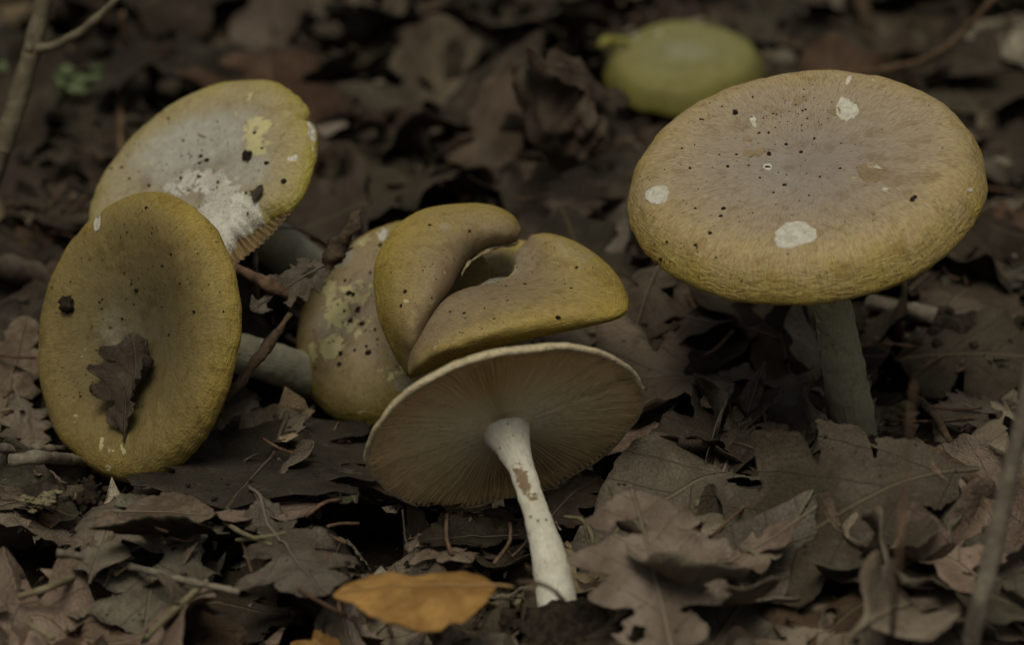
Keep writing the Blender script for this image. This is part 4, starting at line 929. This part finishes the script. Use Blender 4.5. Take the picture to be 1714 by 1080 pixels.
twig('fine dark rootlet beside the torn cap stem', [at_d(452, 384, .765), at_d(490, 382, .762), at_d(525, 396, .758), at_d(552, 412, .752)], [.0002, .0002, .0002], M_barkd, name='rootlet', rough=0, seed=10, cat='root')
G = on_ground
twig('weathered grey stick at the foot of the dished cap', [G(18, 772, .009), G(70, 766, .010), G(145, 774, .008)], [.0016, .0017, .0014, .0012], M_grey, name='stick', seed=11, rough=.0004)
twig('second grey stick above the weathered one', [G(-20, 750, .008), G(50, 754, .009), G(128, 750, .008)], [.0011, .0012, .0009], M_grey, name='stick', seed=12, rough=.0004)
twig('grey stick end lying behind the broad mushroom', [G(1455, 505, .006), G(1510, 515, .007), G(1566, 530, .006)], [.0022, .0024, .0024], M_grey, name='stick', seed=13, rough=.0004)
twig('dark stick beside the large dark leaf', [G(1530, 740, .004), G(1590, 775, .005), G(1665, 830, .004)], [.0014, .0016, .0018], M_barkd, name='stick', seed=14, rough=.0004)
twig('thin dark stick beside the broad mushroom foot', [G(1520, 660, .003), G(1560, 690, .004), G(1590, 740, .003)], [.0010, .0011, .0009], M_barkd, name='stick', seed=15, rough=.0003)
twig('long thin twig across the fragments at the front', [G(95, 925, .006), G(200, 945, .007), G(300, 970, .006), G(400, 992, .005)], [.0008, .0009, .0008, .0006], M_grey, seed=16, rough=.0002)
twig('pale straw pointing at the orange leaf', [G(245, 1068, .006), G(295, 1020, .007), G(348, 972, .007)], [.0006, .0009, .0006], M_straw, name='straw', seed=17, rough=.0001, cat='straw')
twig('pale straw lying below the trough leaf', [G(30, 1000, .006), G(80, 985, .007), G(135, 963, .006)], [.0007, .0009, .0006], M_straw, name='straw', seed=18, rough=.0001, cat='straw')
twig('short yellowish straw among the fragments', [G(48, 1045, .006), G(88, 1070, .006)], [.0007, .0006], M_straw, name='straw', seed=19, rough=.0001, cat='straw')
twig('yellowish straw beside the upright pale lobe', [G(375, 875, .005), G(410, 895, .006), G(455, 912, .005)], [.0005, .0006, .0004], M_straw, name='straw', seed=20, rough=.0001, cat='straw')
twig('thin straw crossing the yellowish one', [G(395, 905, .006), G(440, 900, .007), G(480, 892, .006)], [.0004, .0005, .0003], M_straw, name='straw', seed=21, rough=.0001, cat='straw')
twig('dark curved leaf stalk touching the white stem', [at_d(868, 975, .612), at_d(898, 977, .609), at_d(925, 988, .609), at_d(945, 1009, .612)], [.0005, .0006, .0005, .0006], M_barkd, name='leaf_stalk', seed=22, rough=.0001, cat='stalk')
twig('thick pale stem rising at the front beside the crumpled leaf', [at_d(1622, 1085, .605), at_d(1640, 1010, .60), at_d(1660, 930, .60), at_d(1690, 790, .595), at_d(1716, 680, .59), at_d(1740, 560, .585)], [.0020, .0020, .0018, .0016], M_grey, name='plant_stem', seed=23, rough=.0002, cat='stem')
twig('thin dull stalk rising at the very front', [at_z(1488, 1130, .0), at_d(1500, 980, .545), at_d(1516, 800, .545), at_d(1530, 640, .545)], [.0006, .0006, .0005, .0003], M_barkr, name='plant_stem', seed=24, rough=.0001, cat='stem')
twig('curved straw loop behind the white stem', [G(985, 955, .003), G(992, 905, .012), G(975, 872, .012), G(945, 866, .004)], [.0004, .0005, .0004], M_straw, name='straw', seed=26, rough=.0001, cat='straw')
# soil clod at the white stem's foot
def clod(label, px, py, r, n, seed, spread=(1, 1, .5), white=False):
    c = on_ground(px, py); rg = np.random.default_rng(seed); ps = [lump(c, r, spread, .45, seed, 26, 16, 2.0)]
    for _ in range(n):
        a = rg.uniform(0, 6.28); q = rg.uniform(.3, 1.5); ps.append(lump(c + r * np.array([q * math.cos(a) * spread[0], q * math.sin(a) * spread[1], rg.uniform(0, .6) * spread[2]]), r * rg.uniform(.06, .26), (1, 1, .8), .45, rg.uniform(0, 90), 9, 6, 1.8))
    v, f = merge(ps); return tag(mesh_obj('soil_clod', v, f, M_crumb, loc=c), label, 'soil')
clod('black crumbly soil clod at the foot of the white stem', 945, 1062, .0085, 120, 41, (1.2, 1.0, .65))
clod('dark soil lump beside the grey sticks', 120, 830, .006, 50, 42, (1, 1, .5))
clod('dark soil lump behind the broad mushroom stem', 1620, 560, .009, 60, 43, (1.5, 1, .6))
c = on_ground(1494, 722); v, f = merge([lump(c + rg.normal(0, .0016, 3) + np.array([0, 0, .004]), rg.uniform(.0008, .0016), (1.3, .8, .6), .7, k, 12, 9, 3) for k in range(6)])
tag(mesh_obj('fungus_scrap', v, f, M_straw, loc=c), 'small white scrap of fungus at the foot of the broad mushroom', 'fungus')
c = on_ground(62, 853); v, f = merge([lump(c + rg.normal(0, .0022, 3) * np.array([1, 1, .4]) + np.array([0, 0, .002]), rg.uniform(.0004, .0011), (1.5, .8, .5), .8, k, 10, 7, 3) for k in range(30)])
tag(mesh_obj('lichen_tuft', v, f, M_straw, loc=c), 'small yellowish lichen tuft beside the crumpled pinkish leaf', 'lichen')
for k, (x, y, lab) in enumerate([(105, 165, 'pale green lichen on the litter behind the forked twig'), (5, 150, 'pale green lichen patch beside the forked twig')]):
    c = on_ground(x, y); ps = [lump(c + np.append(rg.normal(0, .006, 2), .004 + rg.uniform(0, .004)), rg.uniform(.001, .0028), (1.4, 1, .5), .5, q, 10, 7, 2) for q in range(24)]
    v, f = merge(ps); tag(mesh_obj('lichen_tuft', v, f, M_moss, loc=c), lab, 'lichen')
# fine twiglets and crumbs of soil strewn over everything, uncountable
rg = np.random.default_rng(99); ps = []
for _ in range(420):
    while True:
        x, y = rg.uniform(-.25, .25), rg.uniform(-.22, .42)
        if in_view(x, y, .03): break
    a = rg.uniform(0, 6.28); L = rg.uniform(.004, .022); z = float(Hat(np.array([x]), np.array([y]))[0]) + .0006
    D = np.array([math.cos(a), math.sin(a), rg.normal(0, .15)]) * L; p = np.array([x, y, z])
    ps.append(tube([p, p + D * .5 + rg.normal(0, L * .06, 3), p + D], [rg.uniform(.0002, .0006)] * 2, 5, 6))
v, f = merge(ps); tag(mesh_obj('twiglets', v, f, M_barkr), 'fine broken twiglets and stalks strewn over the litter', 'twigs', kind='stuff')
ps = []
for _ in range(1500):
    while True:
        x, y = rg.uniform(-.25, .25), rg.uniform(-.22, .42)
        if in_view(x, y, .03): break
    z = float(Hat(np.array([x]), np.array([y]))[0]); ps.append(lump((x, y, z + .0002), rg.uniform(.0002, .0007), (rg.uniform(.6, 1.8), 1, .5), .6, rg.uniform(0, 90), 7, 5, 2.2))
v, f = merge(ps); tag(mesh_obj('soil_crumbs', v, f, M_crumb), 'dark crumbs of soil strewn over the leaves', 'soil', kind='stuff')
print('leaves', leaf_count[0], 'objects', len(bpy.data.objects))
